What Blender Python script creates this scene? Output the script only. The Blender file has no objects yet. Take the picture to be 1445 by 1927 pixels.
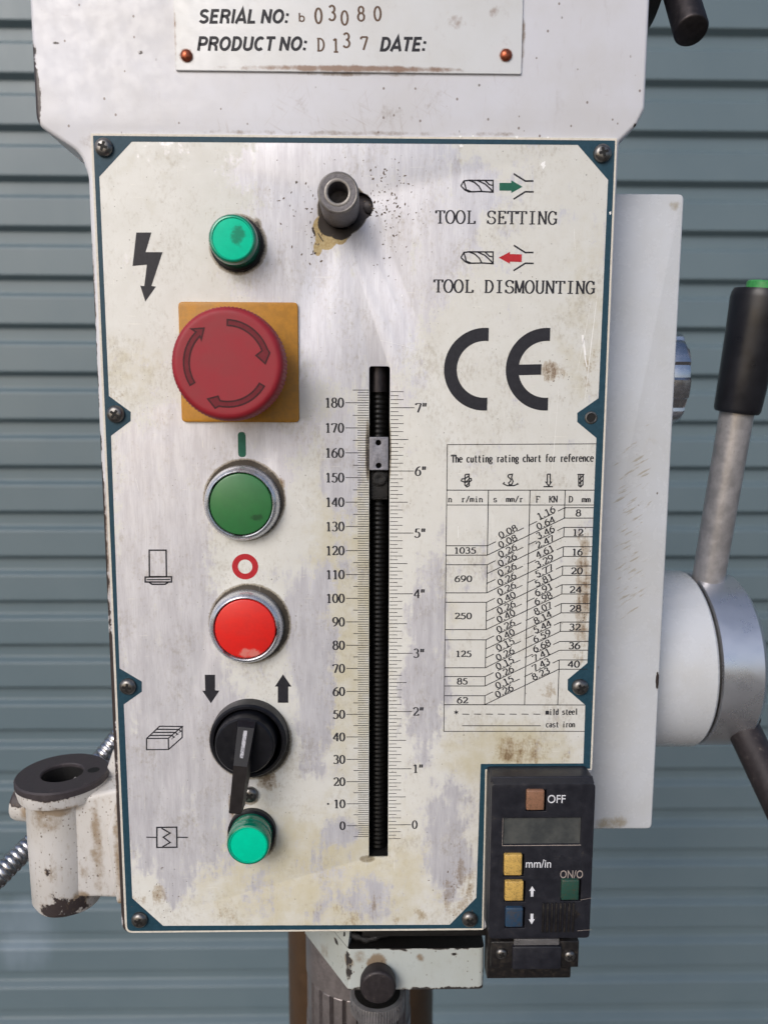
import bpy, bmesh, math, random
from mathutils import Vector, Matrix
random.seed(7)
R = math.radians
scene = bpy.context.scene
col = scene.collection
H0 = 1.35                                   # height of the depth scale's zero mark above the ground, metres
# Modelling units below are millimetres: x to the right, d behind the panel's front face, z above the zero mark.

# ------------------------------------------------------------------ camera
FPX, PITCH, YAW, ROLL = 1450.0, 0.129, -0.0173, -0.0032
CAM = Vector((4.1, -310.9, 176.3))
CM = Matrix.Rotation(YAW, 3, 'Z') @ Matrix.Rotation(-PITCH, 3, 'X') @ Matrix.Rotation(ROLL, 3, 'Y')
cd = bpy.data.cameras.new('camera')
cam = bpy.data.objects.new('camera', cd); col.objects.link(cam)
cd.sensor_fit = 'HORIZONTAL'; cd.sensor_width = 36.0; cd.lens = FPX / 1445 * 36
cd.clip_start = 0.01; cd.clip_end = 200
cd.dof.use_dof = True; cd.dof.focus_distance = 0.322; cd.dof.aperture_fstop = 15
mw = Matrix.Identity(4)
for i, v in enumerate((CM @ Vector((1, 0, 0)), CM @ Vector((0, 0, 1)), CM @ Vector((0, -1, 0)))):
    for k in range(3): mw[k][i] = v[k]
mw.translation = Vector((CAM.x / 1000, CAM.y / 1000, CAM.z / 1000 + H0))
cam.matrix_world = mw
scene.camera = cam

# ------------------------------------------------------------------ light
SUN = Vector((-0.5, -0.85, 0.62)).normalized()
w = bpy.data.worlds.new('World'); scene.world = w; w.use_nodes = True
nt = w.node_tree
sky = nt.nodes.new('ShaderNodeTexSky'); sky.sky_type = 'NISHITA'; sky.sun_disc = False
sky.sun_elevation = math.asin(SUN.z); sky.sun_rotation = math.atan2(SUN.x, SUN.y)
sky.air_density = 0.75; sky.dust_density = 2.2; sky.ozone_density = 0.8
bg = nt.nodes['Background']; bg.inputs[1].default_value = 0.12
nt.links.new(sky.outputs[0], bg.inputs[0])
sl = bpy.data.lights.new('sun', 'SUN'); sl.energy = 1.15; sl.angle = R(30); sl.color = (1.0, 0.98, 0.965)
so = bpy.data.objects.new('sun', sl); col.objects.link(so)
so.rotation_euler = SUN.to_track_quat('Z', 'Y').to_euler(); so.location = (-2, -3, 4)
vs = scene.view_settings
scene.display_settings.display_device = 'sRGB'
vs.view_transform = 'Standard'; vs.look = 'None'; vs.exposure = 0.22; vs.gamma = 1.0; vs.use_curve_mapping = False
scene.render.engine = 'CYCLES'
scene.cycles.use_denoising = True
scene.cycles.max_bounces = 8

# ------------------------------------------------------------------ helpers: points
def ray(u, v):
    return CM @ Vector(((u - 722.5) / FPX, 1, -(v - 963.5) / FPX))
def at(u, v, d=0.0):                        # a point of the photograph as a point on the plane at depth d
    q = ray(u, v); t = (d - CAM.y) / q.y
    return CAM + q * t
def P(u, v, d=0.0):
    p = at(u, v, d); return (p.x, p.z)
def K(pts, s, ox, oy, d=0.0):               # points read off an enlarged crop
    return [P(x / s + ox, y / s + oy, d) for x, y in pts]
def srgb(r, g, b, k=1.0):
    f = lambda c: ((c / 255 + 0.055) / 1.055) ** 2.4 if c > 10.3 else c / 255 / 12.92
    return (f(r) * k, f(g) * k, f(b) * k, 1)

# ------------------------------------------------------------------ helpers: materials
class G:
    def __init__(s, name):
        s.mat = bpy.data.materials.new(name); s.mat.use_nodes = True
        s.t = s.mat.node_tree; s.b = s.t.nodes['Principled BSDF']; s._p = None
    def put(s, sock, v):
        if isinstance(v, bpy.types.NodeSocket): s.t.links.new(v, sock)
        elif hasattr(sock.default_value, '__len__') and not hasattr(v, '__len__'): sock.default_value = [v] * len(sock.default_value)
        else: sock.default_value = v
    def node(s, typ, ins=None, **at_):
        n = s.t.nodes.new(typ)
        for k, v in at_.items(): setattr(n, k, v)
        for k, v in (ins or {}).items(): s.put(n.inputs[k], v)
        return n
    def m(s, op, a, b=0.0, clamp=False):
        n = s.node('ShaderNodeMath', {0: a, 1: b}, operation=op); n.use_clamp = clamp
        return n.outputs[0]
    def mix(s, f, a, b, blend='MIX'):
        n = s.node('ShaderNodeMix', None, data_type='RGBA', blend_type=blend)
        s.put(n.inputs[0], f); s.put(n.inputs[6], a); s.put(n.inputs[7], b)
        return n.outputs[2]
    def vm(s, op, a, b=None, scale=None):
        n = s.node('ShaderNodeVectorMath', {0: a}, operation=op)
        if b is not None: s.put(n.inputs[1], b)
        if scale is not None: s.put(n.inputs['Scale'], scale)
        return n.outputs['Value' if op in ('LENGTH', 'DISTANCE', 'DOT_PRODUCT') else 'Vector']
    @property
    def p(s):                               # position in millimetres
        if s._p is None:
            g = s.node('ShaderNodeNewGeometry')
            s._p = s.vm('SCALE', s.vm('SUBTRACT', g.outputs['Position'], (0, 0, H0)), scale=1000.0)
        return s._p
    def noise(s, scale, detail=4, rough=0.6, stretch=None, off=None):
        v = s.p
        if stretch: v = s.vm('MULTIPLY', v, stretch)
        if off: v = s.vm('ADD', v, off)
        n = s.node('ShaderNodeTexNoise', {'Vector': v, 'Scale': scale, 'Detail': detail, 'Roughness': rough})
        return n.outputs['Fac']
    def cells(s, scale, stretch=None, off=None):
        v = s.p
        if stretch: v = s.vm('MULTIPLY', v, stretch)
        if off: v = s.vm('ADD', v, off)
        n = s.node('ShaderNodeTexVoronoi', {'Vector': v, 'Scale': scale})
        return n.outputs['Distance'], n.outputs['Color']
    def ramp(s, x, lo, hi, o0=0.0, o1=1.0):
        n = s.node('ShaderNodeMapRange', {0: x, 1: lo, 2: hi, 3: o0, 4: o1}, interpolation_type='SMOOTHSTEP')
        return n.outputs[0]
    def blob(s, u, v, r_in, r_out, d=0.0, st=(1, 1), k=1.0):   # a soft round patch centred at a point of the object; radii in mm
        c = at(u, v, d); S = (st[0], 0.6, st[1])
        ln = s.vm('LENGTH', s.vm('MULTIPLY', s.vm('SUBTRACT', s.p, (c.x, c.y, c.z)), S))
        return s.ramp(ln, r_in, r_out, k, 0.0)
    def blobs(s, lst):
        o = None
        for b in lst:
            x = s.blob(*b[:4], **(b[4] if len(b) > 4 else {}))
            o = x if o is None else s.m('MAXIMUM', o, x)
        return o
    def add(s, *a):
        o = a[0]
        for x in a[1:]: o = s.m('ADD', o, x)
        return o
    def out(s, color, rough=0.5, metal=0.0, bump=None, bump_d=0.1, **kw):
        s.put(s.b.inputs['Base Color'], color); s.put(s.b.inputs['Roughness'], rough); s.put(s.b.inputs['Metallic'], metal)
        for k, v in kw.items(): s.put(s.b.inputs[k.replace('_', ' ')], v)
        if bump is not None:
            n = s.node('ShaderNodeBump', {'Height': bump, 'Distance': bump_d / 1000.0, 'Strength': 1.0})
            s.t.links.new(n.outputs[0], s.b.inputs['Normal'])
        return s.mat

def simple(name, c, rough=0.45, metal=0.0, dust=None, dust_c=(0.28, 0.24, 0.19, 1), scale=0.35, var=0.25, bump=0.0, rv=0.15, **kw):
    g = G(name)
    n = g.noise(scale, 6, 0.65)
    n2 = g.noise(scale * 6, 3, 0.6)
    c2 = tuple(x * (1 - var) for x in c[:3]) + (1,)
    cc = g.mix(g.ramp(n, 0.35, 0.65), c2, c)
    if dust:
        dm = g.ramp(g.add(g.m('MULTIPLY', n, 0.6), g.m('MULTIPLY', n2, 0.4)), 0.62 - dust * 0.2, 0.78 - dust * 0.2)
        cc = g.mix(g.m('MULTIPLY', dm, 0.7), cc, dust_c)
    ro = g.ramp(n, 0.3, 0.7, rough - rv * 0.5, rough + rv * 0.5)
    return g.out(cc, ro, metal, bump=(n2 if bump else None), bump_d=bump, **kw)

def painted(name, base, rough=0.32, chips=None, dirt=None, chip_c=srgb(58, 50, 48), dirt_c=srgb(120, 98, 72), speck=0.5, extra=None, smear=0.5, chip_bias=0.0, streak=(1, 1, 0.35), bump=0.05, freckle=0.0):
    g = G(name)
    big = g.noise(0.03, 6, 0.6); med = g.noise(0.16, 7, 0.68); fine = g.noise(1.1, 4, 0.6)
    st = g.noise(0.22, 6, 0.7, stretch=streak, off=(31, 7, 5))
    c = g.mix(g.ramp(big, 0.35, 0.7), base, tuple(x * y for x, y in zip(base[:3], (0.93, 0.915, 0.88))) + (1,))
    # rubbed-in grime
    gm = g.m('MULTIPLY', g.ramp(st, 0.56, 0.78), smear)
    c = g.mix(g.m('MULTIPLY', gm, 0.55), c, dirt_c)
    if dirt:
        b = g.blobs(dirt)
        dm = g.ramp(g.add(g.m('MULTIPLY', b, 0.62), g.m('MULTIPLY', med, 0.75), g.m('MULTIPLY', g.m('SUBTRACT', st, 0.5), 0.35)), 0.68, 0.98)
        c = g.mix(g.m('MULTIPLY', dm, 0.85), c, dirt_c)
    # small specks
    dd, cc = g.cells(0.13, stretch=(1, 1, 0.8))
    sep = g.node('ShaderNodeSeparateColor', {0: cc})
    sp = g.m('MULTIPLY', g.ramp(g.add(dd, g.m('MULTIPLY', fine, 0.09)), 0.09, 0.12, 1.0, 0.0), g.ramp(sep.outputs[0], 1.0 - speck * 0.32, 1.03 - speck * 0.32))
    c = g.mix(g.m('MULTIPLY', sp, 0.8), c, srgb(84, 70, 58))
    h = g.m('MULTIPLY', fine, 0.4)
    ro = g.ramp(med, 0.3, 0.7, rough - 0.08, rough + 0.12)
    if chips:
        b = g.blobs(chips)
        e = g.add(g.m('MULTIPLY', b, 0.6), g.m('MULTIPLY', med, 0.8), chip_bias)
        rim = g.ramp(e, 0.79, 0.86)
        cm = g.ramp(e, 0.86, 0.885)
        c = g.mix(g.m('MULTIPLY', rim, 0.3), c, dirt_c)
        c = g.mix(cm, c, chip_c)
        h = g.m('SUBTRACT', h, g.m('MULTIPLY', cm, 1.5))
    if freckle:
        d3, c3 = g.cells(0.55, stretch=(1, 1, .75), off=(3, 8, 1)); s3 = g.node('ShaderNodeSeparateColor', {0: c3})
        fr = g.m('MULTIPLY', g.ramp(g.add(d3, g.m('MULTIPLY', fine, .3)), .26, .36, 1, 0), g.ramp(g.add(s3.outputs[0], g.m('MULTIPLY', g.m('SUBTRACT', big, .5), 1.2)), 1.0 - freckle * .45, 1.06 - freckle * .45))
        c = g.mix(g.m('MULTIPLY', fr, .75), c, srgb(96, 78, 60))
        ff = g.noise(.5, 8, .75, stretch=(1, 1, .4), off=(8, 1, 5))
        c = g.mix(g.m('MULTIPLY', g.ramp(ff, .54, .72), .4 * freckle), c, srgb(148, 126, 98))
    if extra: c = extra(g, c)
    return g.out(c, ro, 0.0, bump=h, bump_d=bump, Specular_IOR_Level=0.5)

# ------------------------------------------------------------------ helpers: meshes
WORLD = {}                                   # object name -> its location in mm
class MB:
    def __init__(s): s.v, s.f, s.mi, s.mats = [], [], [], []
    def slot(s, m):
        if m not in s.mats: s.mats.append(m)
        return s.mats.index(m)
    def add(s, vs_, fs, m):
        o = len(s.v); k = s.slot(m)
        s.v += [tuple(v) for v in vs_]
        for f in fs: s.f.append([i + o for i in f]); s.mi.append(k)
        return s
    def bm(s, bm_, m):
        bm_.verts.index_update()
        return s.add([v.co[:] for v in bm_.verts], [[v.index for v in f.verts] for f in bm_.faces], m)
    def sheet(s, pts, d, m):                 # flat polygon on the plane at depth d
        return s.add([(x, d, z) for x, z in pts], [list(range(len(pts)))], m)
    def plate(s, loops, d0, d1, m, bevel=0.0, res=2):   # outline(s) with holes, from depth d0 (front) to d1 (back)
        cu = bpy.data.curves.new('c', 'CURVE'); cu.dimensions = '2D'; cu.fill_mode = 'BOTH'
        if d1 - d0 > 1e-6: cu.extrude = (d1 - d0) / 2 - bevel
        if bevel: cu.bevel_depth = bevel; cu.bevel_resolution = res; cu.offset = -bevel
        for lp in loops:
            sp = cu.splines.new('POLY'); sp.points.add(len(lp) - 1); sp.use_cyclic_u = True
            for q, (x, z) in zip(sp.points, lp): q.co = (x, z, 0, 1)
        return s.curve(cu, lambda v: (v[0], (d0 + d1) / 2 - v[2], v[1]), m, single=(d1 - d0 <= 1e-6))
    def curve(s, cu, f, m, single=False):
        o = bpy.data.objects.new('c', cu); me = o.to_mesh()
        vs_ = [v.co[:] for v in me.vertices]; fs = [list(p.vertices) for p in me.polygons]
        o.to_mesh_clear(); bpy.data.objects.remove(o); bpy.data.curves.remove(cu)
        if single:
            seen, out = set(), []
            for q in fs:
                k = tuple(sorted(q))
                if k not in seen: seen.add(k); out.append(q)
            fs = out
        return s.add([f(v) for v in vs_], fs, m)
    def lathe(s, prof, o, ax, m, seg=64, rf=None, up=None, cap=True):     # prof: (radius, distance along ax from o)
        ax = Vector(ax).normalized(); o = Vector(o)
        a = ax.orthogonal().normalized() if up is None else Vector(up).normalized(); b = ax.cross(a)
        vs_, fs = [], []
        for i, (r, h) in enumerate(prof):
            for k in range(seg):
                t = 2 * math.pi * k / seg
                rr = r * (rf(t, i) if rf else 1)
                vs_.append(o + ax * h + (a * math.cos(t) + b * math.sin(t)) * rr)
        n = len(prof)
        for i in range(n - 1):
            for k in range(seg):
                k2 = (k + 1) % seg
                fs.append([i * seg + k, i * seg + k2, (i + 1) * seg + k2, (i + 1) * seg + k])
        if cap:
            if prof[0][0] > .02: fs.append(list(range(seg))[::-1])
            if prof[-1][0] > .02: fs.append([(n - 1) * seg + k for k in range(seg)])
        return s.add(vs_, fs, m)
    def tube(s, pts, rad, m, seg=24, cap=True):
        pts = [Vector(p) for p in pts]; vs_, fs = [], []
        t0 = (pts[1] - pts[0]).normalized(); a = t0.orthogonal().normalized()
        for i, p in enumerate(pts):
            t = (pts[min(i + 1, len(pts) - 1)] - pts[max(i - 1, 0)]).normalized()
            a = (a - t * a.dot(t)).normalized(); b = t.cross(a)
            r = rad[i] if hasattr(rad, '__len__') else rad
            for k in range(seg):
                q = 2 * math.pi * k / seg
                vs_.append(p + (a * math.cos(q) + b * math.sin(q)) * r)
        for i in range(len(pts) - 1):
            for k in range(seg):
                k2 = (k + 1) % seg
                fs.append([i * seg + k, i * seg + k2, (i + 1) * seg + k2, (i + 1) * seg + k])
        if cap: fs.append(list(range(seg))[::-1]); fs.append([(len(pts) - 1) * seg + k for k in range(seg)])
        return s.add(vs_, fs, m)
    def box(s, x0, x1, d0, d1, z0, z1, m, bevel=0.0, seg=3, tweak=None):
        b = bmesh.new(); bmesh.ops.create_cube(b, size=1)
        for v in b.verts:
            v.co = ((x0 + x1) / 2 + v.co.x * (x1 - x0), (d0 + d1) / 2 + v.co.y * (d1 - d0), (z0 + z1) / 2 + v.co.z * (z1 - z0))
            if tweak: v.co = Vector(tweak(v.co))
        if bevel: bmesh.ops.bevel(b, geom=b.edges[:], offset=bevel, segments=seg, profile=0.5, affect='EDGES')
        s.bm(b, m); b.free(); return s
    def stroke(s, pts, wd, d, m, closed=False):       # constant-width line on the plane at depth d
        pts = [Vector((x, z)) for x, z in pts]
        if closed: pts = pts + [pts[0]]
        n = len(pts); L_, R_ = [], []
        for i in range(n):
            a = pts[max(i - 1, 0)]; c = pts[min(i + 1, n - 1)]
            if closed and i in (0, n - 1): a, c = pts[n - 2], pts[1]
            t1 = (pts[i] - a); t2 = (c - pts[i])
            if t1.length < 1e-9: t1 = t2
            if t2.length < 1e-9: t2 = t1
            t1.normalize(); t2.normalize(); t = (t1 + t2)
            if t.length < 1e-6: t = t1
            t.normalize(); nn = Vector((-t.y, t.x)); k = max(0.35, nn.dot(Vector((-t1.y, t1.x))))
            ww = (wd[i] if hasattr(wd, '__len__') else wd) / 2 / k
            L_.append(pts[i] + nn * ww); R_.append(pts[i] - nn * ww)
        vs_ = [(p.x, d, p.y) for p in L_ + R_]
        return s.add(vs_, [[i, n + i, n + i + 1, i + 1] for i in range(n - 1)], m)
    def build(s, name, parent=None, smooth=35, origin=None, weld=0.002):
        bm_ = bmesh.new(); vv = [bm_.verts.new(v) for v in s.v]
        for f, k in zip(s.f, s.mi):
            try:
                q = bm_.faces.new([vv[i] for i in f]); q.material_index = k
            except ValueError: pass
        if weld: bmesh.ops.remove_doubles(bm_, verts=bm_.verts[:], dist=weld)
        bmesh.ops.recalc_face_normals(bm_, faces=bm_.faces[:])
        xs = list(zip(*[v.co for v in bm_.verts]))
        o0 = Vector(origin) if origin else Vector([(min(a) + max(a)) / 2 for a in xs])
        for v in bm_.verts: v.co = (v.co - o0) / 1000.0
        # flat sheets (prints) must face the viewer's side of the panel
        me = bpy.data.meshes.new(name); bm_.to_mesh(me); bm_.free()
        for m in s.mats: me.materials.append(m)
        for p_ in me.polygons: p_.use_smooth = True
        me.set_sharp_from_angle(angle=R(smooth))
        o = bpy.data.objects.new(name, me); col.objects.link(o)
        place(o, o0, parent); return o
def place(o, loc, parent=None):
    loc = Vector(loc); WORLD[o.name] = loc
    if parent:
        o.parent = parent; o.location = (loc - WORLD[parent.name]) / 1000.0
    else:
        o.location = loc / 1000.0 + Vector((0, 0, H0))
def empty(name, loc, parent=None):
    o = bpy.data.objects.new(name, None); o.empty_display_size = 0.02; col.objects.link(o); place(o, loc, parent); return o
def dup(src, loc, parent, rot=0.0):          # a copy of a part with copies of its pieces
    c = src.copy(); col.objects.link(c); place(c, loc, parent)
    if rot: c.rotation_euler = (0, rot, 0)
    for ch in src.children:
        k = ch.copy(); col.objects.link(k); k.parent = c
        WORLD[k.name] = Vector(loc) + (WORLD[ch.name] - WORLD[src.name])
    return c
def tag(o, label, cat, kind=None):
    o['label'] = label; o['category'] = cat
    if kind: o['kind'] = kind
def circ(c, r, n=48, a0=0.0, a1=360.0, ry=None):
    full = abs(a1 - a0) >= 360
    return [(c[0] + r * math.cos(R(a0 + (a1 - a0) * i / (n if full else n - 1))), c[1] + (ry or r) * math.sin(R(a0 + (a1 - a0) * i / (n if full else n - 1)))) for i in range(n)]
def rounded(pts, rad, n=5):                  # fillet the corners of a polygon
    out = []; N = len(pts)
    for i in range(N):
        r = rad[i] if hasattr(rad, '__len__') else rad
        p = Vector(pts[i]); a = Vector(pts[i - 1]) - p; b = Vector(pts[(i + 1) % N]) - p
        if r <= 0: out.append(tuple(p)); continue
        la, lb = a.length, b.length; a.normalize(); b.normalize()
        ang = a.angle(b); t = min(r / math.tan(ang / 2), la * 0.48, lb * 0.48)
        p0, p1 = p + a * t, p + b * t
        for k in range(n + 1):
            q = k / n; out.append(tuple(p0 * (1 - q) ** 2 + p * 2 * q * (1 - q) + p1 * q * q))
    return out
def rect(x0, z0, x1, z1): return [(x0, z0), (x1, z0), (x1, z1), (x0, z1)]

# ------------------------------------------------------------------ lettering
def L(*p): return [(p[i], p[i + 1]) for i in range(0, len(p), 2)]
def A(cx, cy, rx, ry, a0, a1, n=18): return [(cx + rx * math.cos(R(a0 + (a1 - a0) * i / n)), cy + ry * math.sin(R(a0 + (a1 - a0) * i / n))) for i in range(n + 1)]
def base(x, y=0, w_=.13): return L(x - w_, y, x + w_, y)
GL = {   # glyph: (advance, strokes), cap height 1
 '0': (.66, [A(.31, .5, .24, .48, 0, 360, 28)]),
 '1': (.66, [L(.34, 0, .34, .98), L(.14, .84, .34, .98), base(.34, .015, .17)]),
 '2': (.66, [A(.3, .7, .22, .28, 165, -25) + L(.08, .03), L(.06, .05, .55, .05), L(.55, .03, .57, .2)]),
 '3': (.66, [A(.28, .76, .2, .23, 155, -90), A(.27, .27, .25, .27, 95, -150)]),
 '4': (.66, [L(.44, 0, .44, .98), L(.44, .98, .03, .29), L(.03, .27, .6, .27)]),
 '5': (.66, [L(.18, .95, .55, .95), L(.2, .98, .13, .56), A(.27, .31, .26, .31, 120, -150)]),
 '6': (.66, [A(.31, .31, .24, .31, 0, 360, 24), A(.6, .3, .53, .68, 98, 180)]),
 '7': (.66, [L(.07, .94, .57, .94), L(.56, .94, .24, 0), L(.07, .95, .06, .78)]),
 '8': (.66, [A(.31, .76, .19, .23, 0, 360, 22), A(.31, .27, .24, .27, 0, 360, 22)]),
 '9': (.66, [A(.31, .69, .24, .31, 0, 360, 24), A(.02, .7, .53, .68, -82, 0)]),
 '.': (.34, [L(.16, 0, .16, .13)]), '"': (.5, [L(.15, 1, .12, .62), L(.36, 1, .33, .62)]), '/': (.5, [L(.05, -.08, .45, 1.05)]),
 '*': (.6, [L(.3, .2, .3, .8), L(.06, .36, .54, .64), L(.06, .64, .54, .36)]), ' ': (.5, []),
 'T': (.62, [L(.31, 0, .31, .97), L(.05, .97, .57, .97), L(.05, 1, .04, .78), L(.57, 1, .58, .78), base(.31, .02)]),
 'O': (.66, [A(.32, .5, .27, .5, 0, 360, 28)]),
 'L': (.6, [L(.18, 0, .18, 1), base(.18, .98), L(.06, .02, .54, .02), L(.54, 0, .56, .22)]),
 'S': (.6, [A(.3, .74, .22, .25, 25, 260), A(.3, .26, .24, .26, 85, -160), L(.52, .97, .51, .74), L(.07, .03, .07, .27)]),
 'E': (.6, [L(.16, 0, .16, 1), L(.05, .98, .52, .98), L(.05, .02, .54, .02), L(.16, .51, .4, .51), L(.52, 1, .53, .8), L(.54, 0, .56, .22), L(.4, .4, .4, .62)]),
 'I': (.62, [L(.31, 0, .31, 1), base(.31, .98, .18), base(.31, .02, .18)]),
 'N': (.66, [L(.12, 0, .12, 1), L(.12, 1, .54, 0), L(.54, 0, .54, 1), base(.12, .02, .1), base(.1, .98, .08), base(.54, .98, .1)]),
 'G': (.66, [A(.32, .5, .26, .5, 42, 318, 26), L(.54, .06, .54, .42), base(.5, .42, .13), L(.52, .98, .52, .72)]),
 'D': (.66, [L(.14, 0, .14, 1), L(.04, .98, .26, .98) + A(.26, .5, .3, .48, 90, -90)[1:] + L(.04, .02)]),
 'M': (.7, [L(.1, 0, .1, 1), L(.1, 1, .34, .05), L(.34, .05, .58, 1), L(.58, 0, .58, 1), base(.1, .02, .08), base(.58, .02, .1)]),
 'U': (.66, [L(.13, 1, .13, .3) + A(.33, .28, .2, .28, 180, 360)[1:] + L(.53, 1), base(.13, .98, .1), base(.53, .98, .1)]),
 'F': (.6, [L(.16, 0, .16, 1), L(.05, .98, .54, .98), L(.16, .5, .42, .5), L(.54, 1, .55, .78), base(.16, .02, .12)]),
 'K': (.66, [L(.14, 0, .14, 1), L(.55, .98, .16, .42), L(.26, .54, .56, .02), base(.14, .02, .1), base(.14, .98, .1), base(.55, .98, .09), base(.56, .02, .09)]),
 'h': (.6, [L(.13, 0, .13, 1), A(.3, .4, .17, .24, 170, 0) + L(.47, 0), base(.13, .02, .1), base(.47, .02, .1)]),
 'e': (.58, [A(.29, .32, .22, .32, -40, -350, 22) + L(.08, .36)]),
 'c': (.56, [A(.3, .32, .22, .32, 45, 315)]),
 'u': (.6, [L(.12, .63, .12, .18) + A(.28, .18, .16, .18, 180, 350)[1:], L(.47, 0, .47, .63)]),
 't': (.5, [L(.22, .88, .22, .14) + A(.34, .14, .12, .14, 180, 320)[1:], L(.05, .62, .44, .62)]),
 'i': (.5, [L(.25, 0, .25, .62), L(.25, .8, .25, .95), L(.12, .61, .25, .61), base(.25, .02, .15)]),
 'n': (.6, [L(.13, 0, .13, .63), A(.3, .38, .17, .25, 170, 0) + L(.47, 0), base(.13, .02, .1), base(.47, .02, .1), L(.04, .61, .13, .61)]),
 'g': (.58, [A(.27, .42, .18, .21, 0, 360, 20), A(.27, -.1, .2, .15, 0, 360, 20), L(.4, .56, .52, .6), L(.16, .24, .14, .05)]),
 'r': (.52, [L(.18, 0, .18, .63), A(.34, .42, .16, .2, 175, 50), base(.18, .02, .13), L(.06, .61, .18, .61)]),
 'a': (.56, [A(.28, .45, .16, .18, 150, 0) + L(.44, .05, .52, .02), A(.26, .18, .18, .18, 60, 330)]),
 'f': (.5, [L(.2, 0, .2, .8) + A(.33, .8, .13, .18, 180, 40)[1:], L(.05, .62, .4, .62), base(.2, .02, .13)]),
 'o': (.58, [A(.29, .32, .22, .32, 0, 360, 22)]),
 's': (.54, [A(.27, .47, .17, .16, 30, 260), A(.27, .16, .19, .16, 85, -160)]),
 'm': (.66, [L(.08, 0, .08, .63), A(.19, .44, .12, .19, 170, 0, 10) + L(.31, 0), A(.43, .44, .12, .19, 170, 0, 10) + L(.55, 0)]),
 'l': (.5, [L(.25, 0, .25, 1), base(.25, .02, .14), L(.12, .98, .25, .98)]),
 'd': (.6, [L(.46, 0, .46, 1), A(.27, .32, .19, .32, 30, 330), L(.34, .98, .46, .98), L(.46, .02, .55, .02)]),
 'b': (.6, [L(.14, 0, .14, .8), A(.3, .25, .17, .25, 0, 360)]),
}
def lettering(mb, s_, p0, p1, h, m, d=-0.06, thick=.13, thin=.05, mono=None, shear=0.0):
    """serif strokes of s_ fitted between p0 and p1 (baseline ends, mm), cap height h"""
    adv = [mono or GL[c][0] for c in s_]; W = sum(adv)
    p0, p1 = Vector(p0), Vector(p1); ex = (p1 - p0) / W; ez = Vector((-(p1 - p0).y, (p1 - p0).x)).normalized() * h
    x = 0; k = 0
    for c, a in zip(s_, adv):
        off = (a - GL[c][0]) / 2 if mono else 0
        for st in GL[c][1]:
            pts = [p0 + ex * (x + off + q[0] + shear * q[1]) + ez * q[1] for q in st]
            wd = []
            for i in range(len(st)):
                a_, b_ = st[max(i - 1, 0)], st[min(i + 1, len(st) - 1)]
                dx, dy = abs(b_[0] - a_[0]), abs(b_[1] - a_[1]); t = dy / (math.hypot(dx, dy) + 1e-9)
                wd.append((thin + (thick - thin) * t ** 1.6) * h)
            mb.stroke(pts, wd, d - 0.0004 * (k % 8), m); k += 1
        x += a
    return mb
SB = {   # bold upright capitals, one constant pen width
 'S': (.66, [A(.33, .72, .2, .19, 20, 265) + A(.33, .29, .22, .2, 85, -160)]), 'E': (.62, [L(.54, .91, .14, .91, .14, .09, .55, .09), L(.14, .52, .5, .52)]),
 'R': (.7, [L(.14, 0, .14, .91, .38, .91) + A(.38, .71, .19, .2, 80, -90)[1:] + L(.14, .51), L(.38, .5, .54, .3, .58, 0)]), 'I': (.3, [L(.15, 0, .15, 1)]),
 'A': (.7, [L(.06, 0, .35, .97, .64, 0), L(.17, .27, .53, .27)]), 'L': (.58, [L(.14, 1, .14, .09, .54, .09)]), 'N': (.7, [L(.13, 0, .13, .98), L(.13, .93, .57, .07), L(.57, .02, .57, 1)]),
 'O': (.76, [A(.38, .5, .27, .41, 0, 360, 28)]), 'P': (.66, [L(.14, 0, .14, .91, .38, .91) + A(.38, .68, .19, .23, 80, -90)[1:] + L(.14, .45)]),
 'D': (.7, [L(.14, .5, .14, .09, .32, .09) + A(.32, .5, .26, .41, -90, 90)[1:] + L(.14, .91, .14, .5)]), 'U': (.7, [L(.13, 1, .13, .32) + A(.35, .3, .22, .21, 180, 360)[1:] + L(.57, 1)]),
 'C': (.7, [A(.37, .5, .26, .41, 48, 312, 24)]), 'T': (.62, [L(.31, 0, .31, .9), L(.03, .91, .59, .91)]), ':': (.32, [L(.16, .03, .16, .22), L(.16, .52, .16, .71)]), ' ': (.26, [])}
def bold_caps(mb, s_, p0, p1, h, m, d, pen=.215, shear=0.2):
    W = sum(SB[c][0] for c in s_); p0, p1 = Vector(p0), Vector(p1); ex = (p1 - p0) / W; ez = Vector((-ex.y, ex.x)).normalized() * h; es_ = ex.normalized() * h * shear; x = 0; k = 0
    for c in s_:
        for st in SB[c][1]:
            mb.stroke([p0 + ex * (x + q[0]) + (ez + es_) * q[1] for q in st], pen * h, d - .0006 * (k % 8), m); k += 1
        x += SB[c][0]
def fit(s_, u0, v0, u1, v1, cap, d=0.0):     # baseline ends in photo points -> mm, cap height in mm
    a, b = P(u0, v0, d), P(u1, v1, d); t = P(u0, v0 - cap, d)
    return a, b, math.hypot(t[0] - a[0], t[1] - a[1])
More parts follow.
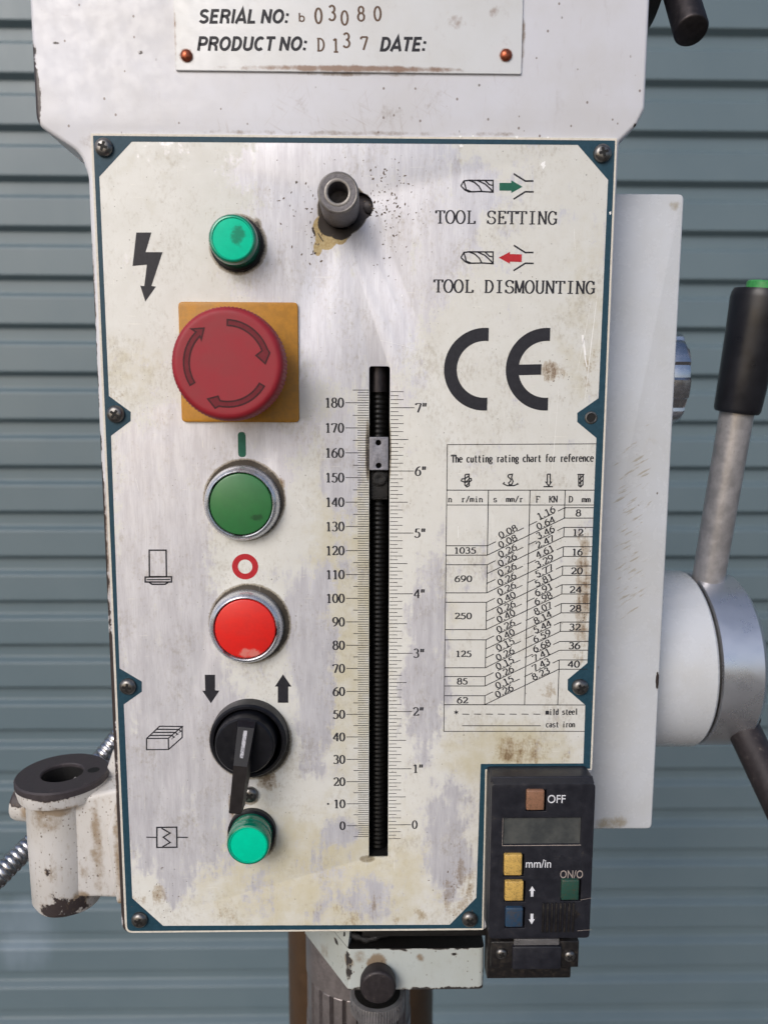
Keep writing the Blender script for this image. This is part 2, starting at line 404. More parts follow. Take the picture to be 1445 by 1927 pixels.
def sans(mb, s_, p0, p1, h, m, d, bold=0.0, shear=0.0, caps='O'):
    """sans lettering from the built-in typeface fitted between p0 and p1"""
    cu = bpy.data.curves.new('t', 'FONT'); cu.body = s_; cu.size = 1; cu.fill_mode = 'FRONT'; cu.offset = bold; cu.resolution_u = 5
    o = bpy.data.objects.new('t', cu); me = o.to_mesh()
    V = [v.co[:] for v in me.vertices]; Fs = [list(q.vertices) for q in me.polygons]
    o.to_mesh_clear(); bpy.data.objects.remove(o); bpy.data.curves.remove(cu)
    x0 = min(v[0] for v in V); x1 = max(v[0] for v in V); y1 = max(v[1] for v in V); y0 = 0
    p0, p1 = Vector(p0), Vector(p1); ex = (p1 - p0); ez = Vector((-ex.y, ex.x)).normalized() * h
    out = []
    for v in V:
        a = (v[0] - x0) / (x1 - x0); b = v[1] / y1
        q = p0 + ex * a + ez * b + ex.normalized() * (h * shear * b); out.append((q.x, d, q.y))
    return mb.add(out, Fs, m)

# ------------------------------------------------------------------ materials
WHITE = srgb(219, 220, 227, 0.92)
def head_extra(g, c):
    # long rubbed scratches on the upper face
    s1 = g.noise(0.5, 3, 0.6, stretch=(1.0, 1, 0.12), off=(5, 2, 9))
    s2 = g.noise(0.6, 3, 0.6, stretch=(0.16, 1, 1.0), off=(15, 2, 9))
    f = g.m('MULTIPLY', g.ramp(g.m('MAXIMUM', s1, s2), 0.68, 0.80), 0.35)
    c = g.mix(f, c, srgb(176, 162, 160))
    b = g.blobs([(545, 190, 4, 14, dict(d=1)), (700, 215, 4, 18, dict(d=1)), (810, 190, 4, 16, dict(d=1)), (960, 170, 5, 22, dict(d=1, k=.8)), (460, 215, 3, 18, dict(d=1, k=.7)), (1100, 130, 5, 24, dict(d=1, k=.6)), (240, 190, 5, 20, dict(d=1, k=.45)), (650, 236, 1, 9, dict(d=1, st=(.06, 1), k=.9))])
    for ang, sc_, o_ in ((-.5, .5, 3), (.9, .6, 9), (-1.35, .45, 17)):
        r_ = g.node('ShaderNodeVectorRotate', {'Vector': g.p, 'Axis': (0, 1, 0), 'Angle': ang}).outputs[0]
        n_ = g.node('ShaderNodeTexNoise', {'Vector': g.vm('ADD', g.vm('MULTIPLY', r_, (.1, 1, 1.7)), (o_, o_, o_)), 'Scale': sc_, 'Detail': 4, 'Roughness': .65}).outputs['Fac']
        c = g.mix(g.m('MULTIPLY', g.ramp(g.add(g.m('MULTIPLY', n_, .8), g.m('MULTIPLY', b, .17)), .60, .72), .24), c, srgb(158, 142, 132))
    d3, c3 = g.cells(0.5, stretch=(1, 1, .8), off=(3, 8, 1)); s3 = g.node('ShaderNodeSeparateColor', {0: c3})
    fr = g.m('MULTIPLY', g.ramp(d3, .16, .26, 1, 0), g.ramp(g.add(s3.outputs[0], g.m('MULTIPLY', b, .12)), .975, .985))
    return g.mix(g.m('MULTIPLY', fr, .75), c, srgb(104, 84, 70))
M = {}
def housing_extra(g, c):                     # short slanting rub marks beside the panel
    b = g.blobs([(1190, 940, 5, 17, dict(d=25, st=(1, .3))), (1185, 1100, 4, 15, dict(d=25, st=(1, .4))), (1240, 1010, 2, 12, dict(d=25, k=.6)), (1225, 800, 2, 10, dict(d=25, st=(.5, 1), k=.6))])
    r_ = g.node('ShaderNodeVectorRotate', {'Vector': g.p, 'Axis': (0, 1, 0), 'Angle': 0.55}).outputs[0]
    v = g.vm('MULTIPLY', r_, (0.22, 1, 1.5))
    n_ = g.node('ShaderNodeTexNoise', {'Vector': v, 'Scale': .55, 'Detail': 4, 'Roughness': .6}).outputs['Fac']
    f = g.m('MULTIPLY', g.ramp(g.add(g.m('MULTIPLY', n_, .8), g.m('MULTIPLY', b, .22)), .66, .74), .6)
    return g.mix(f, c, srgb(150, 136, 108))
M['head'] = painted('worn_white_enamel', WHITE, 0.36, extra=head_extra, smear=0.26, speck=0.5,
    chips=[(64, 180, 1, 5, dict(d=1, st=(1, .14), k=1.1)), (263, 98, .3, 2.6, dict(d=1, st=(.8, 1.1), k=.85)), (105, 80, .2, 2.4, dict(d=1, st=(.5, 1.6), k=.8)), (176, 640, .6, 3.2, dict(d=2, st=(1, .03), k=1.0)),
           (196, 1000, .6, 3.0, dict(d=2, st=(1, .03), k=.95)), (214, 1300, .6, 3.0, dict(d=2, st=(1, .03), k=1.0)), (230, 1600, 1, 4.5, dict(d=2, st=(1, .06), k=1.1)), (240, 1752, 1, 6, dict(d=2, k=1.2)), (600, 1758, 1, 3, dict(d=2, st=(.03, 1), k=1.0)), (1196, 236, .3, 3, dict(d=1, k=.8))],
    dirt=[(172, 560, .6, 2.6, dict(st=(1, .05))), (200, 1050, .6, 2.6, dict(st=(1, .04), k=.9)), (225, 1580, 1, 5, dict(st=(1, .06))), (650, 248, .3, 2.6, dict(st=(.015, 1), k=.72)), (165, 262, 1, 8, dict(k=.7)), (655, 137, .3, 2.0, dict(st=(.03, 1), k=.85)),
          (985, 70, .3, 2.2, dict(st=(1, .08), k=.8)), (750, 215, 1, 12, dict(st=(.5, 1), k=.55)), (560, 200, 1, 10, dict(k=.5)), (820, 190, 2, 12, dict(k=.55))])
M['housing'] = painted('glossy_white_enamel', srgb(212, 216, 222, 0.9), 0.22, smear=0.12, speck=0.5, dirt_c=srgb(150, 138, 112),
    extra=housing_extra, dirt=[ (1270, 385, .5, 6, dict(d=25, k=.8)), (1150, 1550, 1, 8, dict(d=25, st=(.4, 1), k=.8)), (1228, 830, 1, 8, dict(d=25, st=(.4, 1), k=.5))],
    chips=[(1237, 1280, .5, 3, dict(d=25, st=(1.6, .3), k=1.0)), (1126, 1258, .2, 3, dict(d=25, st=(1.3, .6), k=.8)), (1160, 1545, .2, 3, dict(d=25, st=(.7, 1.3), k=.7)), (1338, 1195, .3, 5, dict(d=42, st=(1, .5), k=.8)), (1310, 1385, .3, 6, dict(d=70, k=.75))])
M['bracket'] = painted('rust_streaked_white_enamel', srgb(214, 212, 210, 0.9), 0.42, smear=1.3, speck=2.2, dirt_c=srgb(142, 122, 96), chip_c=srgb(64, 56, 56), bump=0.15, freckle=1.35,
    chips=[(130, 1726, 3, 17, dict(d=14, st=(.45, .8), k=.86)), (90, 1700, 1, 9, dict(d=15, k=.7)), (125, 1524, .4, 3.4, dict(d=10, st=(.06, 1), k=.72)), (90, 1640, .5, 6, dict(d=15, k=.8)), (100, 1690, 1, 9, dict(d=15, k=.8)), (60, 1500, 2, 9, dict(d=35, k=1.0)), (30, 1500, 2, 12, dict(d=30, k=1.1)), (180, 1512, 1, 6, dict(d=22, st=(.4, 1), k=.95)), (110, 1504, .5, 5, dict(d=10, st=(.08, 1), k=.9)), (160, 1712, 1, 7, dict(d=15, k=.8)), (192, 1450, 2, 8, dict(d=40, k=.9))],
    dirt=[(85, 1540, 2, 15, dict(d=15, k=.85)), (120, 1530, 1, 6, dict(d=13, st=(.15, 1), k=1.0)), (186, 1560, 1, 6, dict(d=20, st=(1, .2), k=.9)), (190, 1620, 1, 8, dict(d=22, st=(1, .15), k=.9)), (229, 1600, .5, 7, dict(d=10, st=(1, .08), k=.95)), (228, 1710, 1, 7, dict(d=8, k=1.0)), (55, 1530, 2, 9, dict(d=30, k=.9)), (115, 1640, 3, 20, dict(d=15, k=.5)), (150, 1700, 1, 9, dict(d=15, k=1.1))])
M['clamp'] = painted('chipped_pale_enamel', srgb(192, 199, 197, 0.9), 0.34, smear=0.5, speck=1.2, dirt_c=srgb(126, 104, 76), chip_c=srgb(58, 55, 54), bump=0.12, freckle=.5,
    chips=[(656, 1822, .6, 4.4, dict(d=5, st=(1, .2), k=.85)), (655, 1795, .3, 3.8, dict(d=5, k=.85)), (700, 1864, .5, 4, dict(d=4, st=(.1, 1), k=.85)), (855, 1865, .8, 4.6, dict(d=4, st=(.05, 1), k=.9)), (770, 1865, .4, 3.6, dict(d=4, st=(.05, 1), k=.85)), (800, 1785, .3, 2.8, dict(d=4, st=(.04, 1), k=.8)), (764, 1788, .2, 3, dict(d=4, st=(.6, 1), k=.75)), (914, 1850, .4, 4, dict(d=5, st=(1, .2), k=1.05)), (854, 1797, .2, 2.8, dict(d=4, st=(.6, 1.2), k=.78)), (720, 1808, .2, 3, dict(d=5, k=.8)), (635, 1770, .4, 4, dict(d=15, k=1.0))],
    dirt=[(708, 1814, 2, 8, dict(d=4, k=1.1)), (680, 1800, 1, 8, dict(d=4, k=.75)), (790, 1800, .5, 5, dict(d=5, k=.9)), (655, 1810, .6, 6, dict(d=5, k=.9)), (605, 1790, 2, 14, dict(d=25, k=.6))])

def panel_face():
    g = G('worn_lacquered_aluminium')
    big = g.noise(0.022, 9, 0.66); brush = g.noise(2.2, 3, 0.6, stretch=(1, 1, 0.045)); med = g.noise(0.12, 8, 0.7, off=(9, 1, 4)); fine = g.noise(1.0, 5, 0.65)
    vst = g.noise(0.35, 6, 0.7, stretch=(1, 1, 0.16), off=(3, 2, 1))
    silver = g.blobs([(660, 440, 25, 62, dict(st=(1, .7))), (720, 330, 12, 48), (650, 600, 12, 36), (310, 950, 14, 42, dict(st=(1.2, .8))), (300, 1200, 16, 46, dict(st=(1, .7))), (640, 880, 2, 13, dict(st=(1, .2), k=.7)), (330, 1450, 18, 42, dict(st=(1, .6))), (590, 1250, 3, 17, dict(st=(1, .22))), (890, 350, 3, 16), (850, 450, 3, 18), (440, 840, 10, 28, dict(st=(.7, 1))), (800, 1250, 4, 16, dict(st=(1, .25), k=.8)), (840, 1580, 4, 17, dict(st=(1, .4), k=.8)), (700, 1690, 3, 18, dict(k=.6)), (330, 1640, 6, 22, dict(st=(1.5, .8), k=.9)), (480, 330, 4, 22, dict(k=.7)), (640, 1560, 2, 12, dict(k=.6)), (380, 1640, 2, 12, dict(k=.7))])
    b2 = g.noise(0.07, 8, 0.72, off=(40, 3, 12))
    fray = g.noise(0.45, 6, 0.75, stretch=(1, 1, .5), off=(14, 5, 2))
    e = g.add(g.m('MULTIPLY', g.m('SUBTRACT', fray, .5), .34), g.m('MULTIPLY', big, 0.6), g.m('MULTIPLY', b2, 0.55), g.m('MULTIPLY', silver, 0.26), g.m('MULTIPLY', g.m('SUBTRACT', vst, 0.5), 0.30), g.m('MULTIPLY', g.m('SUBTRACT', fine, 0.5), 0.2))
    sm = g.ramp(e, 0.63, 0.76)
    cream = g.mix(g.ramp(med, 0.3, 0.75), srgb(226, 226, 221, 0.95), srgb(220, 219, 212, 0.95))
    yel = g.blobs([(650, 1150, 6, 30, dict(st=(1, .2), k=.8)), (600, 1660, 14, 60, dict(st=(.6, 1), k=.85)), (470, 1600, 12, 46, dict(k=.7)), (830, 1160, 3, 16, dict(st=(1, .3), k=.5)), (960, 1420, 6, 26, dict(st=(.5, 1), k=.9)), (240, 700, 6, 26, dict(k=.6)), (280, 330, 8, 30, dict(k=.35)), (1100, 600, 6, 22, dict(st=(1, .3), k=.5))])
    ym = g.ramp(g.add(g.m('MULTIPLY', yel, 0.5), g.m('MULTIPLY', med, 0.6)), 0.45, 0.85)
    cream = g.mix(g.m('MULTIPLY', ym, 0.8), cream, srgb(206, 197, 164, 0.92))
    silverc = g.mix(g.ramp(vst, 0.3, 0.7), srgb(224, 224, 229, 0.98), srgb(207, 206, 212, 0.96))
    silverc = g.mix(g.m('MULTIPLY', g.ramp(brush, 0.4, 0.75), 0.2), silverc, srgb(160, 158, 164))
    c = g.mix(sm, cream, silverc)
    # general fine soiling rubbed into the surface
    so = g.noise(0.05, 6, 0.7, off=(3, 4, 60)); sf = g.noise(0.8, 6, 0.75, stretch=(1, 1, .55), off=(6, 1, 2))
    c = g.mix(g.m('MULTIPLY', g.ramp(g.add(g.m('MULTIPLY', so, .55), g.m('MULTIPLY', sf, .6)), .57, .77), .42), c, srgb(150, 138, 114))
    # tan stains with ragged edges
    tan = g.blobs([(870, 1680, 3, 26, dict(st=(1, .5), k=.8)), (800, 1715, 1, 16, dict(k=.7)), (430, 1720, 1, 13, dict(st=(1, .8), k=.76)), (298, 1690, 1, 12, dict(st=(1.2, .6), k=.84)), (262, 1690, 1, 8, dict(k=.85)), (560, 1700, 4, 40, dict(k=.5)), (680, 1730, 4, 30, dict(st=(.5, 1), k=.66)), (880, 1640, 2, 22, dict(st=(1, .4), k=.7)), (600, 1640, 4, 30, dict(k=.45)), (1000, 1428, 2, 18, dict(st=(.3, 1), k=.7)), (500, 1440, 3, 14, dict(st=(1, .5), k=.7)), (520, 1180, 2, 8, dict(st=(1, .5), k=.75)), (510, 950, 2, 8, dict(st=(1, .5), k=.7)), (985, 1415, 3, 14, dict(st=(.45, 1), k=.9)), (1095, 1120, 2, 11, dict(st=(1.4, .16), k=.95)), (1040, 700, 2, 11, dict(k=.95)), (1110, 690, 1, 10, dict(st=(1, .4), k=.75)), (1030, 1300, 2, 12, dict(k=.7)), (215, 745, 2, 9, dict(k=.9)), (455, 1520, 4, 16, dict(k=.7)), (505, 1470, 2, 11, dict(k=.9)), (1010, 660, 1, 9, dict(k=.6)), (905, 330, 1, 8, dict(k=.6)), (450, 1640, 4, 20, dict(k=.5)), (1115, 590, 1, 9, dict(st=(1, .5), k=.6)), (525, 910, 1, 6, dict(k=.9)), (405, 402, 1, 8, dict(st=(.7, 1.3), k=.66)), (500, 470, 2, 10, dict(st=(1.2, .6), k=.6))])
    te = g.add(g.m('MULTIPLY', tan, 0.48), g.m('MULTIPLY', med, 0.64), g.m('MULTIPLY', g.m('SUBTRACT', vst, 0.5), 0.5), g.m('MULTIPLY', g.m('SUBTRACT', fine, 0.5), 0.25))
    c = g.mix(g.m('MULTIPLY', g.ramp(te, 0.66, 0.76), 0.5), c, srgb(150, 124, 84))
    c = g.mix(g.m('MULTIPLY', g.ramp(te, 0.76, 0.84), 0.75), c, srgb(112, 84, 52))
    # black grime packed around the fittings
    gr = g.blobs([(460, 941, 15.4, 18.6, dict(k=.95)), (470, 1174, 15.4, 19.2, dict(k=.98)), (472, 1394, 15.8, 19.8, dict(k=.95)), (484, 428, 1.0, 5, dict(st=(1.3, .7), k=.85)), (448, 460, 10.2, 13.4, dict(k=.86)), (474, 1578, 9.4, 12.5, dict(k=.9)), (470, 1500, 3, 5.5, dict(k=.8)), (632, 425, 5, 8.4, dict(k=1.12)), (645, 392, 9, 11, dict(k=1.1)), (230, 1752, 2, 6, dict(k=.9)), (690, 1617, 1, 3, dict(st=(.5, 1), k=.8)), (692, 850, .5, 1.8, dict(st=(1, .08), k=.9)), (732, 850, .5, 1.6, dict(st=(1, .08), k=.9))])
    ge = g.add(g.m('MULTIPLY', gr, 0.66), g.m('MULTIPLY', med, 0.35), g.m('MULTIPLY', fine, 0.3))
    c = g.mix(g.m('MULTIPLY', g.ramp(ge, 0.62, 0.80), 0.72), c, srgb(128, 114, 86))
    c = g.mix(g.m('MULTIPLY', g.ramp(ge, 0.82, 0.92), 0.92), c, srgb(50, 43, 36))
    # bare tan patch under the drift bolt
    tb = g.blobs([(601, 428, 1.5, 5, dict(st=(1.3, .8))), (614, 448, 2.5, 6), (598, 466, 1, 3.6, dict(st=(1.4, .8))), (640, 446, 1, 4.4)])
    tm = g.ramp(g.add(g.m('MULTIPLY', tb, .6), g.m('MULTIPLY', med, .5), g.m('MULTIPLY', fine, .2)), 0.60, 0.68)
    c = g.mix(tm, c, g.mix(g.ramp(fine, .35, .65), srgb(176, 152, 104, .9), srgb(196, 178, 136, .9)))
    gb = g.blobs([(622, 420, 3.6, 7.0), (640, 424, 4, 7.4), (660, 416, 2, 6)])
    c = g.mix(g.ramp(g.add(g.m('MULTIPLY', gb, .65), g.m('MULTIPLY', fine, .3), g.m('MULTIPLY', med, .25)), 0.66, 0.74), c, srgb(52, 46, 43))
    d2, c2 = g.cells(0.16); s2 = g.node('ShaderNodeSeparateColor', {0: c2})
    pit2 = g.m('MULTIPLY', g.ramp(g.add(d2, g.m('MULTIPLY', fine, 0.16)), 0.11, 0.14, 1, 0), g.ramp(s2.outputs[1], 0.62, 0.66))
    d3, c3 = g.cells(0.9, stretch=(1, 1, .7)); s3 = g.node('ShaderNodeSeparateColor', {0: c3})
    pit3 = g.m('MULTIPLY', g.ramp(d3, 0.12, 0.2, 1, 0), g.ramp(s3.outputs[2], 0.93, 0.95))
    pit = g.m('MAXIMUM', g.m('MULTIPLY', pit2, 0.55), g.m('MULTIPLY', pit3, 0.4))
    c = g.mix(g.m('MULTIPLY', pit, 0.85), c, srgb(78, 66, 54))
    # pale scratches
    sc = g.noise(1.6, 1, 0.4, stretch=(1.5, 1, 0.045), off=(77, 2, 3)); sc2 = g.noise(1.3, 1, 0.4, stretch=(.09, 1, 1.6), off=(7, 2, 33))
    scm = g.m('MULTIPLY', g.ramp(g.m('MAXIMUM', sc, g.m('SUBTRACT', sc2, .02)), 0.755, 0.77), 0.45)
    c = g.mix(scm, c, srgb(240, 238, 230))
    h = g.add(g.m('MULTIPLY', brush, 0.25), g.m('MULTIPLY', fine, 0.25), g.m('MULTIPLY', pit, -1.2), g.m('MULTIPLY', sm, -0.25))
    ro = g.add(g.m('MULTIPLY', sm, -0.06), g.ramp(med, 0.3, 0.7, 0.40, 0.54))
    return g.out(c, ro, g.m('MULTIPLY', sm, 0.3), bump=h, bump_d=0.05)
M['panel'] = panel_face()
def inked(name, c, wear=0.5, rough=0.45, dustc=srgb(160, 150, 135)):
    g = G(name); n = g.noise(0.5, 7, 0.7); f = g.noise(2.5, 3, 0.6)
    e = g.add(g.m('MULTIPLY', n, 0.6), g.m('MULTIPLY', f, 0.4))
    cc = g.mix(g.ramp(n, 0.3, 0.7), c, tuple(min(1, x * 1.25 + 0.004) for x in c[:3]) + (1,))
    cc = g.mix(g.m('MULTIPLY', g.ramp(e, 0.70 - 0.12 * wear, 0.80 - 0.12 * wear), 0.6), cc, dustc)
    return g.out(cc, rough, Specular_IOR_Level=0.25)
M['fleck'] = inked('brown_paint_fleck', srgb(92, 78, 64), 0.4, dustc=srgb(130, 116, 98)); M['fleckdark'] = inked('dark_paint_fleck', srgb(46, 38, 38), 0.1)
M['scratch'] = inked('bare_bright_scratch', srgb(240, 240, 238), 0.3)
M['teal'] = inked('teal_border_ink', srgb(36, 70, 86, .8), 0.35)
M['cream_line'] = inked('cream_edge_line', srgb(206, 200, 188), 1.0, dustc=srgb(90, 75, 60))
M['ink'] = inked('black_printing_ink', srgb(38, 38, 44), 0.55, dustc=srgb(110, 105, 100))
M['inkthin'] = inked('black_line_ink', srgb(34, 34, 40), 0.0)
M['gink'] = inked('green_printing_ink', srgb(32, 92, 74), 0.3)
M['rink'] = inked('red_printing_ink', srgb(172, 38, 46), 0.3, dustc=srgb(220, 200, 190))
M['stamp'] = inked('brown_stamped_marks', srgb(92, 72, 58), 1.0, dustc=srgb(176, 164, 152))
M['nameplate'] = painted('silvered_aluminium_plate', srgb(222, 224, 226, .95), 0.34, smear=0.3, speck=1.3, dirt_c=srgb(128, 92, 62), streak=(1, 1, .8), bump=0.03,
    dirt=[(660, 128, .3, 2.6, dict(st=(.03, 1), k=1.0)), (328, 60, .2, 2, dict(st=(1, .1), k=.8)), (351, 104, 2, 4, dict(k=.8)), (952, 103, 2, 4, dict(k=.8)), (860, 40, 1, 8, dict(k=.6)), (790, 90, .5, 5, dict(k=.6)), (930, 20, .5, 6, dict(k=.7))])
M['darksteel'] = simple('blackened_steel', srgb(62, 58, 60), 0.42, 0.75, dust=0.3, dust_c=srgb(96, 88, 80), scale=0.5, bump=0.06)
M['ring'] = simple('blackened_ring', srgb(68, 62, 65), 0.55, 0.2, dust=.15, scale=.4, bump=.06)
M['rim'] = simple('rubbed_bright_edge', srgb(150, 146, 142), 0.4, 0.5, dust=0.75, dust_c=srgb(66, 60, 58), scale=.9, var=.3)
M['rod'] = simple('oily_threaded_rod', srgb(18, 17, 16), 0.45, 0.2, scale=.4)
M['worn'] = simple('scarred_dark_steel', srgb(128, 125, 128), 0.45, 0.5, dust=0.5, dust_c=srgb(58, 52, 50), scale=0.6, var=.45, bump=0.2)
M['oxide'] = simple('brown_black_oxide', srgb(54, 49, 51), 0.5, 0.3, dust=0.2, scale=0.4, bump=0.06)
M['grease'] = simple('greasy_black', srgb(20, 18, 17), 0.35, 0.0, dust=0.15, dust_c=srgb(70, 52, 36), scale=0.5, bump=0.35)
M['pit'] = simple('cavity_shade', srgb(12, 11, 11), 0.7)  # near-black that paints the shade inside slots, holes and recesses
M['steel'] = simple('bare_steel', srgb(176, 174, 176), 0.36, 0.75, dust=0.25, dust_c=srgb(96, 84, 74), scale=0.25, bump=0.04, rv=.2)
M['rodsteel'] = simple('worn_steel_rod', srgb(190, 187, 188), 0.4, 0.6, dust=0.3, dust_c=srgb(120, 110, 104), scale=0.14, bump=0.05)
M['brushed'] = simple('satin_steel', srgb(214, 217, 224), 0.3, 0.85, scale=0.05, var=0.08)
M['chrome'] = simple('worn_chrome', srgb(212, 212, 216), 0.24, 1.0, dust=0.12, dust_c=srgb(120, 110, 98), scale=0.4, var=.12)
M['bezel'] = simple('satin_bezel_metal', srgb(206, 208, 213), 0.27, 0.75, dust=0.1, dust_c=srgb(128, 116, 100), scale=0.5, var=.1)
M['screw'] = simple('dull_screw_steel', srgb(126, 124, 122), 0.34, 0.9, dust=0.2, dust_c=srgb(74, 62, 50), scale=0.7)
M['pointer'] = simple('grey_pointer_steel', srgb(150, 150, 158), 0.5, 0.5, dust=0.2, dust_c=srgb(88, 82, 78), scale=1.0)
M['redcap'] = simple('faded_red_plastic', srgb(152, 28, 42), 0.55, dust=0.12, dust_c=srgb(120, 34, 44), scale=0.08, var=.14, bump=0.02)
M['redline'] = inked('dark_engraved_line', srgb(58, 14, 22), 0.0)  # flat dark outline around the rotation arrows
M['redfill'] = inked('engraved_red', srgb(104, 22, 34), 0.5, dustc=srgb(96, 30, 38))
M['yellow'] = simple('ochre_plastic', srgb(190, 132, 32), 0.42, dust=0.2, dust_c=srgb(110, 78, 36), scale=0.35, var=.2)
def capmat(name, c, sp, spc, glow=0.0):
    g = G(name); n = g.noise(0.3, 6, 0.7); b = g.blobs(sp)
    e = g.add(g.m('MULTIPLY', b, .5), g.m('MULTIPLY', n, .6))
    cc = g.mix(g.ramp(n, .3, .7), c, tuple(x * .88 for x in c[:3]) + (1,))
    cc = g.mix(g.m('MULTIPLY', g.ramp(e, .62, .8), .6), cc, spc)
    if glow: return g.out(cc, g.ramp(n, .3, .7, .3, .4), Emission_Color=g.mix(g.m('MULTIPLY', g.ramp(e, .62, .8), .6), (0, .62, .37, 1), (.02, .07, .03, 1)), Emission_Strength=glow, Specular_IOR_Level=0.12)
    return g.out(cc, g.ramp(n, .3, .7, .3, .42))
M['greencap'] = capmat('green_plastic', srgb(52, 118, 66), [(482, 975, .5, 4.5, dict(d=-7, st=(.6, 1.2)))], srgb(34, 48, 36))
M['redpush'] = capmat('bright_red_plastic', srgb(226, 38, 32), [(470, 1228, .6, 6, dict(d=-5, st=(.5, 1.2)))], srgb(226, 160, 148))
M['lens'] = simple('emerald_lens', (0.0, 0.17, 0.10, 1), 0.14, var=.1, scale=.1, Coat_Weight=0.5)
M['lensface'] = capmat('emerald_lens_face', (0.0, 0.52, 0.31, 1), [(447, 442, 1.5, 7, dict(d=-11, st=(1.2, .9))), (468, 1619, .1, .9, dict(d=-11, k=.8))], srgb(40, 70, 48), 0.12)
M['lenshi'] = simple('emerald_lens_step', (0.0, 0.44, 0.27, 1), 0.12, var=.1, scale=.1)
M['blackplastic'] = simple('black_plastic', srgb(22, 23, 29), 0.4, Specular_IOR_Level=0.3, dust=0.1, dust_c=srgb(84, 76, 66), scale=.3, bump=.02)
M['knobbrown'] = simple('worn_black_plastic', srgb(33, 29, 30), 0.5, Specular_IOR_Level=0.3, dust=0.15, dust_c=srgb(74, 62, 52), scale=.3, bump=.02)
M['scuff'] = inked('scuffed_white_mark', srgb(178, 178, 184), 2.0, dustc=srgb(50, 50, 56))
M['grip'] = simple('black_bakelite', srgb(30, 30, 35), 0.34, dust=.08, dust_c=srgb(62, 60, 60), scale=.08)
M['greenknob'] = simple('green_end_cap', srgb(70, 160, 90), 0.4)
M['dro'] = simple('charcoal_plastic', srgb(34, 35, 43), 0.42, dust=0.25, dust_c=srgb(72, 68, 62), scale=.25, bump=.02)
M['dro_dirty'] = simple('greasy_charcoal_plastic', srgb(28, 26, 27), 0.42, dust=0.6, dust_c=srgb(70, 62, 52), scale=.5, bump=.12)
def lcd():
    g = G('lcd_glass'); n = g.noise(.12, 5, .6); return g.out(g.mix(g.ramp(n, .3, .7), srgb(84, 86, 84), srgb(62, 65, 66)), 0.12)
M['lcd'] = lcd()
def keymat(name, c):
    g = G(name); n = g.noise(.5, 6, .7); f = g.noise(2, 3, .6)
    return g.out(g.mix(g.m('MULTIPLY', g.ramp(g.add(g.m('MULTIPLY', n, .6), g.m('MULTIPLY', f, .4)), .46, .64), .6), c, srgb(78, 64, 46)), .42)
M['kbrown'] = keymat('brown_key_plastic', srgb(142, 104, 82)); M['kyellow'] = keymat('yellow_key_plastic', srgb(204, 168, 92))
M['kblue'] = keymat('blue_key_plastic', srgb(38, 66, 92)); M['kgreen'] = keymat('green_key_plastic', srgb(34, 74, 64))
M['whiteink'] = inked('white_legend_ink', srgb(206, 208, 214), 0.4, dustc=srgb(120, 118, 118)); M['greyink'] = inked('grey_legend_ink', srgb(150, 140, 134), 0.4)
M['copper'] = simple('copper_rivet', srgb(168, 92, 66), 0.34, 0.8, dust=.3, dust_c=srgb(80, 44, 36), scale=1.0)
M['column'] = simple('rusty_column_steel', srgb(92, 70, 50), 0.5, 0.35, dust=.4, dust_c=srgb(60, 42, 26), scale=.05, bump=.1)
M['quill'] = simple('oiled_quill_steel', srgb(150, 143, 143), 0.36, 0.6, dust=.3, dust_c=srgb(70, 56, 48), scale=.25, bump=.05)
M['conduit'] = simple('galvanised_conduit', srgb(190, 190, 194), 0.26, 1.0, dust=.2, dust_c=srgb(70, 62, 56), scale=.2)
def wallmat():
    g = G('blue_grey_colour_bonded_steel')
    n = g.noise(0.004, 5, .6); s_ = g.noise(0.02, 6, .7, stretch=(1, 1, .3))
    c = g.mix(g.ramp(n, .3, .7), srgb(102, 118, 125), srgb(95, 112, 120))
    b = g.blobs([(40, 1760, 20, 160, dict(d=1016, k=1.0))])
    c = g.mix(g.m('MULTIPLY', g.ramp(g.add(g.m('MULTIPLY', b, .5), g.m('MULTIPLY', s_, .6)), .55, .9), .35), c, srgb(150, 165, 180))
    return g.out(c, g.ramp(s_, .3, .7, .34, .42), 0.0)
M['wall'] = wallmat()
def groundmat():
    g = G('concrete'); n = g.noise(.01, 8, .6); f = g.noise(.1, 4, .6)
    return g.out(g.mix(g.ramp(g.add(g.m('MULTIPLY', n, .6), g.m('MULTIPLY', f, .4)), .4, .6), srgb(78, 74, 68), srgb(96, 91, 84)), .85)
M['ground'] = groundmat()

# ------------------------------------------------------------------ setting
mb = MB(); S = 8000; g0 = -H0 * 1000
mb.add([(-S, -S, g0), (S, -S, g0), (S, S, g0), (-S, S, g0)], [[0, 1, 2, 3]], M['ground'])
gr = mb.build('ground', weld=0); gr['kind'] = 'structure'

# roller shutter: one curtain of pressed ribs with a bottom rail and two side guides
DW = 1016.0; PITCHW = 78.9
def rib_profile():
    pts = []; z = 2950.0 - 0
    ztop = 712.5 + 28 * PITCHW                   # a step of the pressing sits 715 mm above the zero mark
    zz = ztop
    while zz > g0 + 60:
        # from the top of a wide outer face downwards
        seq = [(0, 0.6), (-.9, 0.1), (-2.0, 0.0), (-2.6, 0.0), (-42.4, 0.0), (-43.0, 0.0), (-44.2, 0.4), (-45.2, 1.7), (-49.8, 11.6), (-50.8, 12.9), (-52.0, 13.3), (-52.6, 13.3), (-69.4, 13.3), (-70.0, 13.3), (-71.2, 12.9), (-72.2, 11.6), (-78.0, 1.8)]
        pts += [(DW + d_, zz + dz + 47.5) for dz, d_ in seq]
        zz -= PITCHW
    return pts
pr = rib_profile(); X0, X1 = -2100.0, 2100.0
door = empty('roller_shutter_door', (0, DW, g0))
tag(door, 'blue grey ribbed steel roller door behind the drill press', 'roller door')
mb = MB(); n = len(pr); NX = 2
vs_ = [(X0 + (X1 - X0) * i / (NX - 1), d_, z_) for i in range(NX) for d_, z_ in pr]
